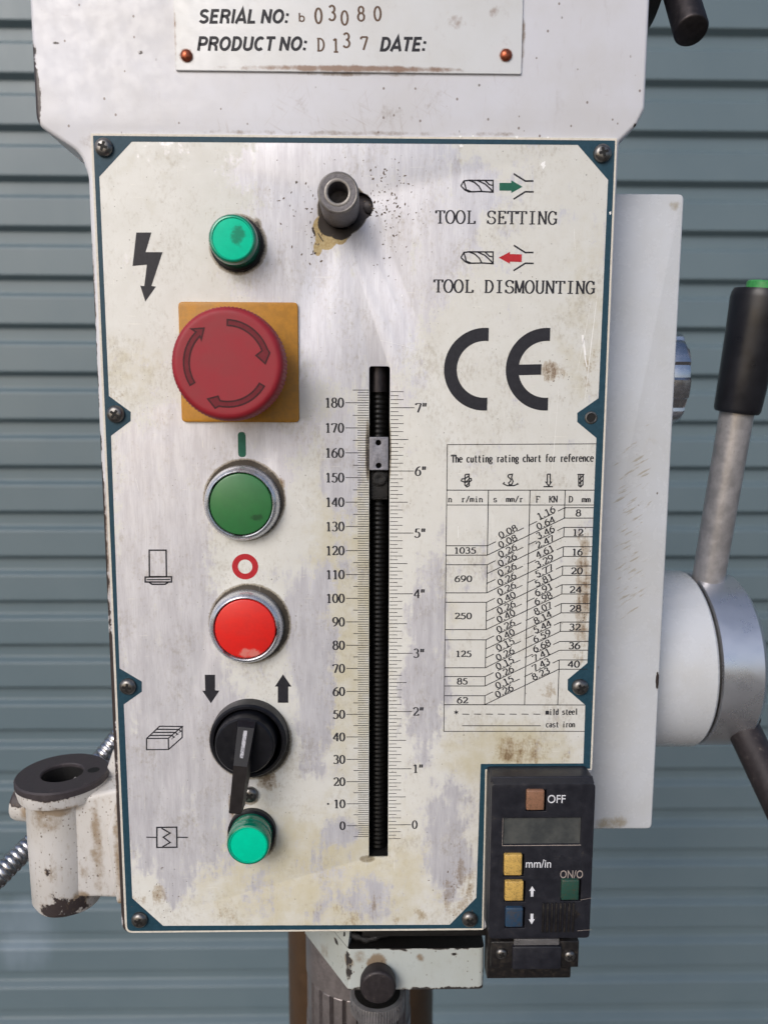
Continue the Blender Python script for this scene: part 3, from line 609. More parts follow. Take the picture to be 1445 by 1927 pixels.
mb.add(vs_, [[i * n + k, i * n + k + 1, (i + 1) * n + k + 1, (i + 1) * n + k] for i in range(NX - 1) for k in range(n - 1)], M['wall'])
mb.build('curtain', door, smooth=40, weld=0)
MB().box(X0, X1, DW - 8, DW + 22, g0 + 4, g0 + 66, M['wall'], 4).build('bottom_rail', door)
for sx in (X0 - 30, X1 + 30): MB().box(sx - 40, sx + 40, DW - 30, DW + 40, g0, 1600, M['wall'], 4).build('side_guide', door)

# ------------------------------------------------------------------ the drill press
drill = empty('drill_press', (-2, 100, g0))
tag(drill, 'worn white enamelled drill press head with buttons, scale and feed levers on its panel', 'drill press')

# --- cast head
T = lambda u, v: P(u, v, 1.0)
top = 430.0
lx = T(60, 100)[0]; rx = T(1219, 100)[0]
outline = [(lx, top), (lx, T(74, 232)[1]), (T(150, 286)[0], T(150, 286)[1]), (T(165, 330)[0], T(165, 330)[1]), (T(168, 400)[0], T(168, 420)[1]), (T(168, 400)[0], T(238, 1759)[1]), (T(917, 1759)[0], T(917, 1752)[1]), (T(917, 1459)[0], T(917, 1459)[1]), (T(1114, 1459)[0], T(1112, 1459)[1]), (T(1164, 300)[0], T(1164, 300)[1]), (T(1166, 266)[0], T(1166, 266)[1]), (T(1199, 234)[0], T(1199, 234)[1]), (rx, T(1199, 234)[1] + 6), (rx, top)]
outline = rounded(outline, [0, 7, 10, 8, 4, 5, 2, 1, 1, 3, 2, 4, 3, 0], 5)
slotL = [P(694, 689), P(731.5, 689), P(732, 1614), P(695, 1614)]
sx0 = (slotL[0][0] + slotL[3][0]) / 2; sx1 = (slotL[1][0] + slotL[2][0]) / 2; sz1 = slotL[0][1]; sz0 = slotL[3][1]
slot = rounded(rect(sx0, sz0, sx1, sz1), [0.3, 0.3, 1, 1], 3)
slot_big = rect(sx0 - .35, sz0 - .35, sx1 + .35, sz1 + .35)
hb, hd = P(646, 394), P(677, 388)
def capsule():
    pts = circ(hb, 7.4, 22, 70, 290); pts += circ(hd, 5.2, 18, -95, 95); return pts
hole = capsule()
head = MB()
head.plate([outline, slot_big, [(x, z) for x, z in hole]], 1.0, 32.0, M['head'], 1.6, 3)
head.plate([rounded([(p[0], p[1]) for p in outline], 0)], 32.5, 210.0, M['head'])
# liners: black paints the depth slot's shade, dark metal lines the bolt's pocket
def liner(mb_, loop, d0, d1, m):
    n_ = len(loop)
    mb_.add([(x, d0, z) for x, z in loop] + [(x, d1, z) for x, z in loop], [[i, (i + 1) % n_, n_ + (i + 1) % n_, n_ + i] for i in range(n_)] + [list(range(n_, 2 * n_))], m)
liner(head, rect(sx0 - .2, sz0 - .2, sx1 + .2, sz1 + .2), 1.05, 29, M['pit'])
cxh, czh = (hb[0] + hd[0]) / 2, (hb[1] + hd[1]) / 2
liner(head, [(cxh + (x - cxh) * .985, czh + (z - czh) * .985) for x, z in hole], 1.05, 3.4, M['darksteel'])
head_o = head.build('head_casting', drill, smooth=40)

# --- nameplate
npd = 0.0
np_ = empty('nameplate', (T(655, 60)[0], 0.5, T(655, 60)[1]), drill)
b0, b1 = P(330, 131, 0), P(981, 131, 0)
MB().plate([rounded(rect(b0[0], b0[1], b1[0], b0[1] + 62), .6)], 0.1, 0.98, M['nameplate'], .15, 2).build('metal_plate', np_)
nl = MB()
for s_, u0, u1, v0 in (('SERIAL NO:', 373, 546, 43), ('PRODUCT NO:', 370, 580, 94.5), ('DATE:', 714, 804, 95.5)):
    a, b, h = fit(s_, u0, v0, u1, v0, 27)
    bold_caps(nl, s_, (a[0] - .2, a[1]), (b[0] - h * .12, b[1]), h, M['ink'], 0.06)
for ch, u, v, hh in (('b', 560, 39, 20), ('0', 592, 43, 29), ('3', 618, 37, 28), ('0', 641, 46, 27), ('8', 672, 38, 27), ('0', 703, 38, 27), ('D', 596, 95, 24), ('1', 624, 97, 26), ('3', 645, 88, 27), ('7', 678, 93, 26)):
    a, b, h = fit(ch, u, v, u + 16, v, hh)
    lettering(nl, ch, a, b, h, M['stamp'], 0.06, .16, .13)
nl.build('stamped_lettering', np_, weld=0)
rv = None
for u, v in ((351, 104), (952, 103)):
    c = P(u, v, 0)
    if rv is None:
        rv = MB().lathe([(2.2, 0.15), (2.15, -.5), (1.7, -1.0), (.9, -1.35), (.01, -1.45)], (c[0], 0, c[1]), (0, 1, 0), M['copper'], 24).build('rivet', np_, origin=(c[0], 0, c[1]))
    else: dup(rv, (c[0], 0, c[1]), np_)

# --- control panel plate
panel_outer = [P(170, 250), P(1163, 258), P(1112.5, 1449), P(917, 1451), P(914, 1749), P(237, 1757)]
px0, px1 = -102.6, 98.8; pz1 = 281.3; pz0 = -49.2
cxn, czn = P(916, 1451)
outerloop = [(px0, pz1), (px1, pz1), (px1, czn), (cxn, czn), (cxn, pz0), (px0, pz0)]
outerloop_r = rounded(outerloop, [.5, .5, .3, .3, .5, 3], 4)
pan = MB().plate([outerloop_r, slot, hole], 0.0, 1.0, M['panel'], .12, 2)
for pts, w_ in (([(1124, 552), (1112, 650), (1100, 758)], .26), ([(1113, 562), (1098, 640), (1086, 700)], .14), ([(1052, 720), (1042, 850), (1036, 905)], .14), ([(1096, 630), (1101, 668)], .8), ([(1100, 668), (1104, 690)], .4), ([(706, 400), (640, 520), (622, 560)], .08), ([(716, 640), (780, 655)], .1), ([(560, 940), (575, 960)], .1), ([(255, 900), (262, 925)], .12), ([(450, 800), (470, 830), (478, 850)], .08), ([(1080, 430), (1082, 470)], .1), ([(862, 990), (862, 1012)], .2)):
    pan.stroke([P(*q_) for q_ in pts], [w_ * (.3 if i in (0, len(pts) - 1) else 1) if len(pts) > 2 else w_ for i in range(len(pts))], -.065, M['scratch'])
def flake(mb_, x, z, ln, wd, ang, d, m):
    ca, sa = math.cos(ang), math.sin(ang); pts = []
    for i in range(8):
        t = i * math.pi / 4 + random.uniform(-.25, .25); k_ = random.uniform(.6, 1.1)
        px_, pz_ = ln * k_ * math.cos(t), wd * k_ * math.sin(t); pts.append((x + px_ * ca - pz_ * sa, z + px_ * sa + pz_ * ca))
    mb_.sheet(pts, d, m)
rs_ = random.Random(11)
for n_, u, v, su, sv, l0, l1 in ((75, 728, 372, 26, 34, .2, .75), (45, 735, 440, 34, 36, .12, .5), (30, 566, 385, 26, 34, .2, .7), (22, 585, 450, 14, 22, .25, .8), (30, 760, 350, 40, 40, .1, .4), (14, 690, 320, 40, 14, .15, .5), (16, 1040, 700, 16, 20, .15, .45), (20, 460, 1540, 60, 40, .1, .35), (26, 300, 1690, 24, 34, .12, .6), (30, 860, 1690, 34, 34, .12, .6), (14, 1095, 1130, 8, 90, .15, .6), (18, 470, 880, 40, 12, .12, .4), (16, 480, 1105, 40, 12, .12, .4), (14, 340, 720, 30, 60, .1, .3)):
    for i in range(n_):
        uu, vv = rs_.gauss(u, su), rs_.gauss(v, sv)
        if not (205 < uu < 1120 and 285 < vv < 1735) or (uu > 895 and vv > 1430) or abs(uu - 712) < 24 and vv > 685: continue
        x, z = P(uu, vv); ln = rs_.uniform(l0, l1); flake(pan, x, z, ln, ln * rs_.uniform(.25, .6), rs_.gauss(.6, .8), -.062, M['fleck'])
for i in range(170):
    uu, vv = rs_.uniform(215, 1115), rs_.uniform(290, 1730)
    if (uu > 895 and vv > 1430) or abs(uu - 712) < 24 and vv > 685: continue
    x, z = P(uu, vv); ln = rs_.uniform(.08, .26); flake(pan, x, z, ln, ln * rs_.uniform(.35, .9), rs_.uniform(0, 3), -.062, M['fleck'])
for u, v, ln, wd, an in ((591, 437, 2.0, .5, 1.9), (603, 446, 2.3, .3, -1.0), (593, 476, .7, .5, .3), (584, 418, .9, .25, 1.5), (700, 395, .8, .2, 0), (630, 300, .5, .12, 0)):
    x, z = P(u, v); flake(pan, x, z, ln, wd, an, -.063, M['fleckdark'])
for u, v, a_, b_ in ((1022, 309, 1.1, 1.7), (866, 256, .7, .5), (890, 255, .5, .4), (972, 257, .8, .6), (1031, 258, .5, .4), (868, 274, 1.0, .7), (1148, 400, .5, .7), (756, 556, .3, .5)):
    c_ = P(u, v); pan.sheet([(c_[0] + a_ * (.75 + .25 * math.sin(5 * t + u)) * math.cos(t), c_[1] + b_ * (.75 + .25 * math.cos(3 * t + u)) * math.sin(t)) for t in [i * math.pi / 8 for i in range(16)]], -.066, M['scratch'])
panel = pan.build('control_panel', drill, smooth=40)
tl = rounded([(px0 + .95, pz1 - .95), (px1 - .85, pz1 - .95), (px1 - .85, czn + .7), (cxn - .7, czn + .7), (cxn - .7, pz0 + .9), (px0 + .95, pz0 + .9)], [.4, .4, .2, .2, .4, 2.4], 4)
inner = [P(*q) for q in ((248, 266), (1087, 272), (1144, 338), (1126, 749), (1086, 777), (1086, 794), (1122, 824), (1105, 1248), (1068, 1279), (1068, 1299), (1101, 1327), (1097.5, 1437), (904.5, 1438), (896, 1690), (846, 1741), (307, 1743), (249, 1691), (233, 1326), (267, 1302), (267, 1283), (225, 1258), (209, 820), (246, 792), (246, 775), (205, 745), (187, 332))]
MB().plate([tl, inner], -0.04, -0.04, M['teal']).build('border_band', panel, weld=0)
# cream rim outside the band
MB().plate([rounded([(px0 + .2, pz1 - .2), (px1 - .2, pz1 - .2), (px1 - .2, czn + .2), (cxn - .2, czn + .2), (cxn - .2, pz0 + .2), (px0 + .2, pz0 + .2)], [.4, .4, .2, .2, .4, 2.8], 4), tl], -0.02, -0.02, M['cream_line']).build('edge_line', panel, weld=0)

# screws of the panel
def screw_mb(c, r, d=0.0, m=None):
    m = m or M['screw']
    s_ = MB().lathe([(r, d + .1), (r, d - .25 * r), (r * .93, d - .42 * r), (r * .72, d - .6 * r), (r * .5, d - .68 * r), (.01, d - .7 * r)], (c[0], 0, c[1]), (0, 1, 0), m, 32)
    a, b = r * .52, r * .15
    cr = [(-b, -a), (b, -a), (b, -b), (a, -b), (a, b), (b, b), (b, a), (-b, a), (-b, b), (-a, b), (-a, -b), (-b, -b)]
    s_.plate([[(c[0] + x, c[1] + z) for x, z in cr]], d - .72 * r, d - .3 * r, M['pit'])  # dark cross paints the shade of the driver recess
    return s_
sc0 = None
for u, v, rt in ((195, 276, 20), (1134, 287, 75), (217, 779, 35), (240, 1293, 10), (1092, 1294, 60), (262, 1733, 25), (884, 1732, 40)):
    c = P(u, v, -1)
    if sc0 is None:
        sc0 = screw_mb(c, 3.45).build('screw', panel, origin=(c[0], 0, c[1])); sc0.rotation_euler = (0, R(rt), 0)
    else: dup(sc0, (c[0], 0, c[1]), panel, R(rt))
c = P(470, 1497, -1); dup(sc0, (c[0], 0, c[1]), panel, R(50))
c = P(1112, 786)
MB().lathe([(1.75, .6), (1.75, -.3), (1.95, -.5), (2.3, -.45), (2.6, -.05), (2.6, .1)], (c[0], 0, c[1]), (0, 1, 0), M['screw'], 28, cap=False).lathe([(1.78, -.13), (.01, -.131)], (c[0], 0, c[1]), (0, 1, 0), M['pit'], 20).build('threaded_insert', panel)

# --- printing on the panel
D_ = -0.06
bolt = K([(513, 874), (570, 874), (548, 948), (612, 948), (570, 1075), (587, 1078), (547, 1134), (528, 1074), (543, 1076), (553, 995), (499, 1000)], 2, 0, 0)
MB().sheet(bolt, D_, M['ink']).build('lightning_symbol', panel, weld=0)
# CE mark: two open rings and a bar
ce = MB()
for u0, u1 in ((912, 918), (1028, 1033)):
    cc_ = P(u0, 695); Ro = abs(P(u0, 617)[1] - P(u0, 773)[1]) / 2; Ri = Ro - 5.1
    xe = P(u1, 695)[0]
    ao = math.degrees(math.acos((xe - cc_[0]) / Ro)); ai = math.degrees(math.acos((xe - cc_[0]) / Ri))
    ce.sheet(circ(cc_, Ro, 40, ao, 360 - ao) + circ(cc_, Ri, 40, 360 - ai, ai), D_, M['ink'])
ce.sheet([P(967, 686), P(1019, 685), P(1018, 705), P(966, 706)], D_ - .002, M['ink'])
ce.build('conformity_mark', panel, weld=0)

def drill_icon(mb_, oy):
    k = lambda pts: K([(x, y + oy) for x, y in pts], 3.905, 800, 300)
    for pts in ([(262, 192), (284, 156), (320, 151), (498, 152), (498, 238), (412, 233), (320, 236), (292, 222), (262, 192)], [(322, 152), (362, 166), (396, 196), (416, 233)], [(284, 158), (294, 190), (300, 220)], [(384, 152), (440, 178), (480, 215), (498, 238)], [(440, 153), (470, 182), (492, 188)], [(300, 220), (318, 226), (336, 234)]):
        mb_.stroke(k(pts), .55, D_, M['inkthin'])
    for pts in ([(650, 103), (735, 156), (795, 156)], [(648, 290), (735, 235), (797, 236)]):
        mb_.stroke(k(pts), .62, D_, M['inkthin'])
    return k
ts = MB(); k = drill_icon(ts, 0)
ts.sheet(k([(545, 170), (632, 170), (632, 150), (714, 198), (632, 245), (632, 227), (545, 227)]), D_, M['gink'])
a, b, h = fit('', 818.4, 419.8, 1049, 421.9, 24.5); lettering(ts, 'TOOL SETTING', a, b, h, M['ink'], D_, .16, .075, mono=.66)
ts.build('tool_setting_sign', panel, weld=0)
td = MB(); k = drill_icon(td, 526)
td.sheet([q for q in K([(540, 720), (622, 677), (622, 693), (710, 696), (708, 752), (622, 750), (622, 765)], 3.905, 800, 300)], D_, M['rink'])
a, b, h = fit('', 815, 549.5, 1120, 552.8, 24); lettering(td, 'TOOL DISMOUNTING', a, b, h, M['ink'], D_, .17, .08, mono=.66)
td.build('tool_dismounting_sign', panel, weld=0)

# depth scale
ds = MB()
xl = sx0 - .25; xr = sx1 + .25
zmm = lambda mm: mm
def tick(x0, x1, z, w_=.24): ds.add([(x0, D_, z - w_ / 2), (x1, D_, z - w_ / 2), (x1, D_, z + w_ / 2), (x0, D_, z + w_ / 2)], [[0, 1, 2, 3]], M['inkthin'])
for mm in range(-5, 186):
    if mm % 10 == 0: tick(xl - 9.3, xl, mm, .3)
    elif mm % 5 == 0: tick(xl - 6.3, xl, mm, .28)
    else: tick(xl - 4.4, xl, mm)
for i in range(-4, 7 * 16 + 5):
    z = i * 25.4 / 16 + .3
    if i % 16 == 0: tick(xr, xr + 9.6, z, .3)
    elif i % 8 == 0: tick(xr, xr + 7.2, z, .28)
    elif i % 2 == 0: tick(xr, xr + 5.2, z)
    else: tick(xr, xr + 3.2, z)
for mm in range(0, 181, 10):
    s_ = str(mm); wch = 2.62
    x1 = xl - 9.7; lettering(ds, s_, (x1 - wch * len(s_), mm - 1.9), (x1, mm - 1.9), 3.8, M['ink'], D_, .2, .085)
ds.sheet(circ((xl - 17.2, 10), .45, 10), D_, M['ink'])
for i in range(0, 8):
    z = i * 25.4 + .3; s_ = str(i) + ('"' if i else '')
    lettering(ds, s_, (xr + 10.0, z - 1.85), (xr + 10.0 + 2.5 * len(s_) * (.94 if i else 1), z - 1.85), 3.75, M['ink'], D_, .19, .08)
ds.build('depth_scale', panel, weld=0)

# cutting chart
ch = MB(); KC = lambda pts: K(pts, 3.3235, 810, 820)
def cl(pts, w_=.34): ch.stroke(KC(pts), w_, D_, M['inkthin'])
def ctext(s_, x0, y0, x1, y1, cap, thick=.2, thin=.1, mono=None):
    a, b = KC([(x0, y0), (x1, y1)]); t = KC([(x0, y0 - cap)])[0]
    lettering(ch, s_, a, b, math.hypot(t[0] - a[0], t[1] - a[1]), M['ink'], D_ - .004, thick, thin, mono)
cl([(1040, 50), (105, 55), (83, 1850), (964, 1850)], .3); cl([(100, 340), (1028, 340)]); cl([(98, 433), (1024, 433)], .3); cl([(85, 1683), (966, 1685)])
cl([(362, 340), (355, 747)]); cl([(622, 340), (588, 1683)]); cl([(842, 340), (836, 515)]); cl([(362, 340), (360, 433)])
xe = lambda y: 356 - (y - 688) * .0175
xd = lambda y: 840 - (y - 433) * .0365
xr_ = lambda y: 1022 - (y - 450) * .0385
xl_ = lambda y: 97 - (y - 688) * .0125
for y0, y1, s_, t0, t1 in ((688, 747, '1035', 145, 287), (807, 983, '690', 150, 262), (1042, 1213, '250', 150, 260), (1277, 1452, '125', 155, 258), (1507, 1566, '85', 165, 234), (1627, 1683, '62', 165, 236)):
    cl([(xl_(y0), y0), (xe(y0), y0)]); cl([(xl_(y1), y1), (xe(y1), y1)]); cl([(xe(y0), y0), (xe(y1), y1)])
    m_ = (y0 + y1) / 2 + 19; ctext(s_, t0, m_, t1, m_, 38, .24, .12)
Ls = [688, 747, 807, 863, 924, 983, 1042, 1103, 1160, 1213, 1277, 1335, 1391, 1452, 1507, 1566, 1627, 1683]
Rs = [450, 515, 573, 632, 694, 755, 815, 873, 932, 990, 1050, 1108, 1166, 1224, 1287, 1342, 1403, 1461]
sv = '0.08 0.08 0.26 0.26 0.26 0.26 0.26 0.40 0.26 0.40 0.26 0.40 0.15 0.26 0.15 0.26 0.15 0.26'.split()
fv = '1.16 0.64 3.46 2.47 4.61 3.29 5.77 5.81 6.91 6.98 8.07 8.14 5.44 6.59 6.68 7.41 7.43 8.23'.split()
for i, (a, b) in enumerate(zip(Ls, Rs)):
    x0, x1 = xe(a), xd(b)
    pt = lambda t: (x0 + (x1 - x0) * t, a + (b - a) * t)
    if i % 2: cl([pt(0), pt(1)])
    else:
        for t0, t1 in ((0, .11), (.17, .35), (.38, .47), (.53, .64), (.68, .87), (.91, 1)): cl([pt(t0), pt(t1)])
    p0, p1 = pt(.165), pt(.40); ctext(sv[i], p0[0], p0[1] - 5, p1[0], p1[1] - 5, 39, .22, .11)
    p0, p1 = pt(.66), pt(.89); ctext(fv[i], p0[0], p0[1] - 5, p1[0], p1[1] - 5, 39, .22, .11)
for i, (s_, x0, x1, yb) in enumerate((('8', 907, 943, 503), ('12', 885, 957, 625), ('16', 882, 952, 748), ('20', 877, 953, 866), ('24', 868, 946, 983), ('28', 868, 945, 1101), ('32', 866, 940, 1218), ('36', 863, 937, 1334), ('40', 857, 935, 1450))):
    y0, y1 = Rs[2 * i], Rs[2 * i + 1]
    cl([(xd(y0), y0), (xr_(y0), y0)]); cl([(xd(y1), y1), (xr_(y1), y1)])
    if s_ != '36': cl([(xd(y0), y0), (xd(y1), y1)])
    ctext(s_, x0, yb, x1, yb, 41, .24, .12)
cl([(803, 1461), (795, 1683)])
ctext('The cutting rating chart for reference', 130, 166, 1020, 160, 47, .19, .12, mono=.6)
ctext('n  r/min', 108, 414, 328, 414, 36, .2, .14, mono=.6); ctext('s  mm/r', 390, 414, 580, 414, 36, .2, .14, mono=.6); ctext('F  KN', 656, 416, 794, 416, 38, .2, .14, mono=.6); ctext('D  mm', 863, 416, 1000, 416, 38, .2, .14, mono=.6)
ctext('*', 145, 1752, 175, 1752, 42, .12, .12)
for i in range(7): cl([(198 + i * 74, 1742), (198 + i * 74 + 44, 1743)])
cl([(198, 1815), (688, 1815)]); ctext('mild steel', 720, 1746, 922, 1744, 36, .2, .13, mono=.6); ctext('cast iron', 720, 1824, 904, 1823, 36, .19, .12, mono=.6)
# little symbols of the chart's head row
for pts in ([(216, 242), (240, 240), (242, 312), (226, 320), (214, 308), (216, 242)], [(216, 268), (240, 250)], [(216, 292), (240, 272)], [(222, 312), (240, 296)], [(216, 268), (196, 270), (192, 282), (212, 290), (244, 288), (256, 278), (254, 268), (242, 266)],
            [(486, 244), (512, 240), (506, 262), (516, 285), (508, 304), (492, 306), (488, 294), (500, 284), (502, 272), (484, 256), (486, 244)], [(462, 290), (455, 300), (480, 312), (520, 312), (546, 302), (540, 296)],
            [(730, 240), (748, 240), (748, 290), (754, 290), (739, 314), (722, 290), (730, 290), (730, 240)], [(706, 318), (764, 318)],
            [(918, 242), (962, 242)], [(926, 246), (926, 312), (938, 320), (952, 306), (954, 246)], [(926, 276), (952, 250)], [(926, 300), (952, 276)], [(938, 246), (938, 318)]):
    cl(pts, .5)
ch.build('rating_chart', panel, weld=0)

# pictograms on the left
g3 = lambda pts: K(pts, 2.522, 150, 560); g7 = lambda pts: K(pts, 2.33, 0, 1240)
q = MB()
for pts in ([(330, 1199), (410, 1199), (412, 1325), (331, 1325)], [(311, 1327), (436, 1325), (436, 1350), (311, 1350)]): q.stroke(g3(pts), .62, D_, M['ink'], closed=True)
q.stroke(g3([(318, 1339), (430, 1338)]), .5, D_ - .002, M['ink']); q.stroke(g3([(330, 1352), (344, 1361), (405, 1361), (420, 1352)]), .62, D_, M['ink'])
q.build('spindle_symbol', panel, weld=0)
q = MB()
for pts in ([(643, 350), (738, 349), (739, 398), (643, 399), (643, 350)], [(643, 350), (700, 296), (799, 297), (738, 349)], [(799, 297), (799, 345), (739, 398)]): q.stroke(g7(pts), .5, D_, M['ink'])
for t in (.25, .5, .75):
    a = (643 + 57 * t, 350 - 54 * t); b = (738 + 61 * t, 349 - 52 * t)
    q.stroke(g7([a, b]), .55, D_ - .003, M['ink']); q.stroke(g7([b, (b[0] + 10, b[1] + 8), (b[0] + 4, b[1] + 12), (b[0] + 14, b[1] + 6)]), .5, D_ - .003, M['ink'])
q.build('vice_symbol', panel, weld=0)
q = MB().stroke(g7([(688, 740), (775, 739), (776, 827), (688, 828)]), .62, D_, M['ink'], closed=True)
q.stroke(g7([(642, 783), (688, 784)]), .5, D_ - .002, M['ink']); q.stroke(g7([(776, 783), (824, 784)]), .5, D_ - .002, M['ink'])
q.stroke(g7([(708, 743), (746, 765), (716, 783), (746, 806), (712, 826)]), .6, D_ - .003, M['ink'])
q.build('fuse_symbol', panel, weld=0)
for pts in ([(898, 70), (943, 70), (943, 138), (962, 140), (925, 195), (887, 140), (900, 140)], [(1241, 68), (1278, 122), (1264, 122), (1264, 193), (1218, 193), (1218, 122), (1205, 122)]):
    MB().sheet(g7(pts), D_, M['ink']).build('direction_arrow', panel, weld=0)
a, b = g3([(750, 637), (790, 757)]); q = rounded(rect(a[0], b[1], b[0], a[1]), 3.6, 8)
MB().sheet(q, D_, M['gink']).build('start_mark', panel, weld=0)
c = g3([(785, 1277)])[0]
MB().plate([circ(c, 5.35, 40), circ(c, 2.95, 32)], D_, D_, M['rink']).build('stop_mark', panel, weld=0)

# --- indicator lamps
def lamp(u, v, name='indicator_lamp'):
    c = P(u, v, -11.5); o = empty(name, (c[0], 0, c[1]), drill)
    MB().lathe([(10.2, .2), (10.2, -2.4), (9.8, -2.8), (9.0, -2.8)], (c[0], 0, c[1]), (0, 1, 0), M['blackplastic'], 48, cap=False).build('base_ring', o, origin=(c[0], 0, c[1]))
    le = MB().lathe([(8.8, -2.6), (9.1, -2.9), (9.15, -7.2), (8.85, -7.5), (8.85, -8.0), (9.1, -8.3), (9.0, -10.6), (8.6, -11.4), (8.0, -11.7)], (c[0], 0, c[1]), (0, 1, 0), M['lens'], 56, cap=False)
    le.lathe([(8.0, -11.7), (7.6, -11.75), (7.3, -11.35)], (c[0], 0, c[1]), (0, 1, 0), M['lenshi'], 56, cap=False)
    le.lathe([(7.3, -11.35), (5.5, -11.5), (3, -11.6), (.01, -11.65)], (c[0], 0, c[1]), (0, 1, 0), M['lensface'], 56)
    le.build('lens', o, origin=(c[0], 0, c[1])); return o
lamp(437, 448); lamp(467, 1591)

# --- emergency stop
es = empty('emergency_stop_button', (P(451, 681)[0], 0, P(451, 681)[1]), drill)
y0, y1 = P(340, 791, -1.4), P(561, 571, -1.4)
yc = ((P(339, 680, -1.4)[0] + P(561, 680, -1.4)[0]) / 2, (P(450, 569, -1.4)[1] + P(450, 793, -1.4)[1]) / 2)
MB().plate([rounded(rect(yc[0] - 23.3, yc[1] - 23.3, yc[0] + 23.3, yc[1] + 23.3), 1.8, 4)], -1.4, -.05, M['yellow'], .35, 2).build('base_plate', es)
cc = P(427, 684, -26.0)
def kn(t, i): return 1 + (.012 if i in (3, 4, 5) and int(t / (2 * math.pi) * 180 + .5) % 2 else 0)
cap = MB().lathe([(10, -2), (10, -12), (18.5, -13), (20.3, -14), (20.5, -15), (20.5, -22.6), (20.35, -24.0), (19.9, -25.1), (19.2, -25.8), (18.4, -26.05), (18.0, -26.1), (17.2, -26.1), (8, -26.1), (.01, -26.1)], (cc[0], 0, cc[1]), (0, 1, 0), M['redcap'], 360, rf=lambda t, i: 1 + (.014 if i in (3, 4, 5) and int(round(t / (2 * math.pi) * 360)) % 4 < 2 else 0))
cap.build('button_head', es, origin=(cc[0], -14, cc[1]))
cp = lambda x, y: (cc[0] + (x - 700) / 265 * 20.4, cc[1] - (y - 313) / 265 * 20.4)
for a0, a1, hp in ((88, 20, [(902, 262), (880, 312), (838, 275)]), (210, 134, [(538, 154), (597, 150), (583, 203)]), (-31, -102, [(640, 521), (606, 478), (655, 465)])):
    ro, ri = 15.6, 13.6
    arc_o = [(cc[0] + ro * math.cos(R(a0 + (a1 - a0) * i / 14)), cc[1] + ro * math.sin(R(a0 + (a1 - a0) * i / 14))) for i in range(15)]
    arc_i = [(cc[0] + ri * math.cos(R(a0 + (a1 - a0) * i / 14)), cc[1] + ri * math.sin(R(a0 + (a1 - a0) * i / 14))) for i in range(14, -1, -1)]
    hd_ = [cp(*p_) for p_ in hp]
    poly = arc_o + hd_ + arc_i
    MB().plate([poly], -26.13, -26.13, M['redfill']).stroke(poly, .6, -26.16, M['redline'], closed=True).build('rotation_arrow', es, weld=0)

# --- push buttons
def push(u, v, capm, du, dv):
    c = P(u, v, -5.5); o = empty('push_button', (c[0], 0, c[1]), drill); O = (c[0], 0, c[1])
    MB().lathe([(15.2, .3), (15.3, -1.2), (15.1, -2.8), (14.6, -4.4), (13.8, -5.6), (13.1, -6.0), (12.8, -5.8), (12.65, -5.2), (12.65, -2.0)], O, (0, 1, 0), M['bezel'], 96, rf=lambda t, i: 1 + (.03 * (1 if (int(t / (2 * math.pi) * 24 + dv) % 8 == 3) else 0) if i in (6, 7, 8) else 0), cap=False).build('bezel', o, origin=O)
    c2 = P(u + du, v + dv, -6.0); O2 = (c2[0], 0, c2[1])
    MB().lathe([(12.4, -2.0), (12.35, -5.0), (12.1, -5.5), (11.6, -5.7), (.01, -5.5)], O, (0, 1, 0), capm, 64).build('button_cap', o, origin=O)
push(453, 949, M['greencap'], 0, 2); push(461, 1184, M['redpush'], 0, 0)

# --- selector switch
c = P(467, 1394, -5); c2 = P(459, 1407, -13); sw = empty('selector_switch', (c[0], 0, c[1]), drill); O = (c[0], 0, c[1])
MB().lathe([(16.2, .2), (16.2, -2.0), (15.9, -5.6), (15.2, -6.4), (14.2, -6.3), (13.6, -5.0), (13.3, -1.0)], O, (0, 1, 0), M['blackplastic'], 72, cap=False).lathe([(13.5, -1.0), (.01, -1.0)], O, (0, 1, 0), M['pit'], 48).build('bezel', sw, origin=O)
O2 = (c2[0], 0, c2[1])
kb = MB().lathe([(12.4, -1.2), (12.4, -9.0), (12.0, -11.6), (11.3, -12.4), (.01, -12.6)], O2, (0, 1, 0), M['blackplastic'], 64)
# lever: a ridge across the knob that runs out into a long blade
axd = Vector((-0.115, -1)).normalized(); nrm = Vector((-axd.y, axd.x))
def lever_pts(rows):
    vs_, fs = [], []
    for t, hw0, hw1, db, df in rows:       # along, half width at base / at crest, depth of base, depth of crest
        q = Vector((c2[0] + .3, c2[1])) + axd * t
        for hw, d_ in ((-hw0, db), (-hw1, df), (hw1, df), (hw0, db)):
            e = q + nrm * hw; vs_.append((e.x, d_, e.y))
    for i in range(len(rows) - 1):
        for k_ in range(4):
            a_ = i * 4 + k_; b_ = i * 4 + (k_ + 1) % 4; fs.append([a_, b_, b_ + 4, a_ + 4])
    fs.append([3, 2, 1, 0]); n_ = (len(rows) - 1) * 4; fs.append([n_, n_ + 1, n_ + 2, n_ + 3]); return vs_, fs
v1, f1 = lever_pts([(-11.2, 4.4, 3.4, -11, -12.6), (-9.5, 4.2, 3.3, -11, -15.4), (0, 3.8, 2.9, -11, -19.5), (4.0, 3.6, 2.7, -11, -21.5)])
kb.add(v1, f1, M['blackplastic'])
v1, f1 = lever_pts([(4.0, 3.7, 2.75, -11, -21.52), (11, 3.3, 2.6, -12.5, -22.0), (17, 3.0, 2.55, -14.0, -22.4), (23.0, 2.8, 2.5, -15.5, -22.8), (23.6, 2.6, 2.3, -16, -22.4)])
kb.add(v1, f1, M['knobbrown'])
kb.build('knob_lever', sw, origin=O2, smooth=28)
q0 = Vector((c2[0] + .3, c2[1]))
mk = []
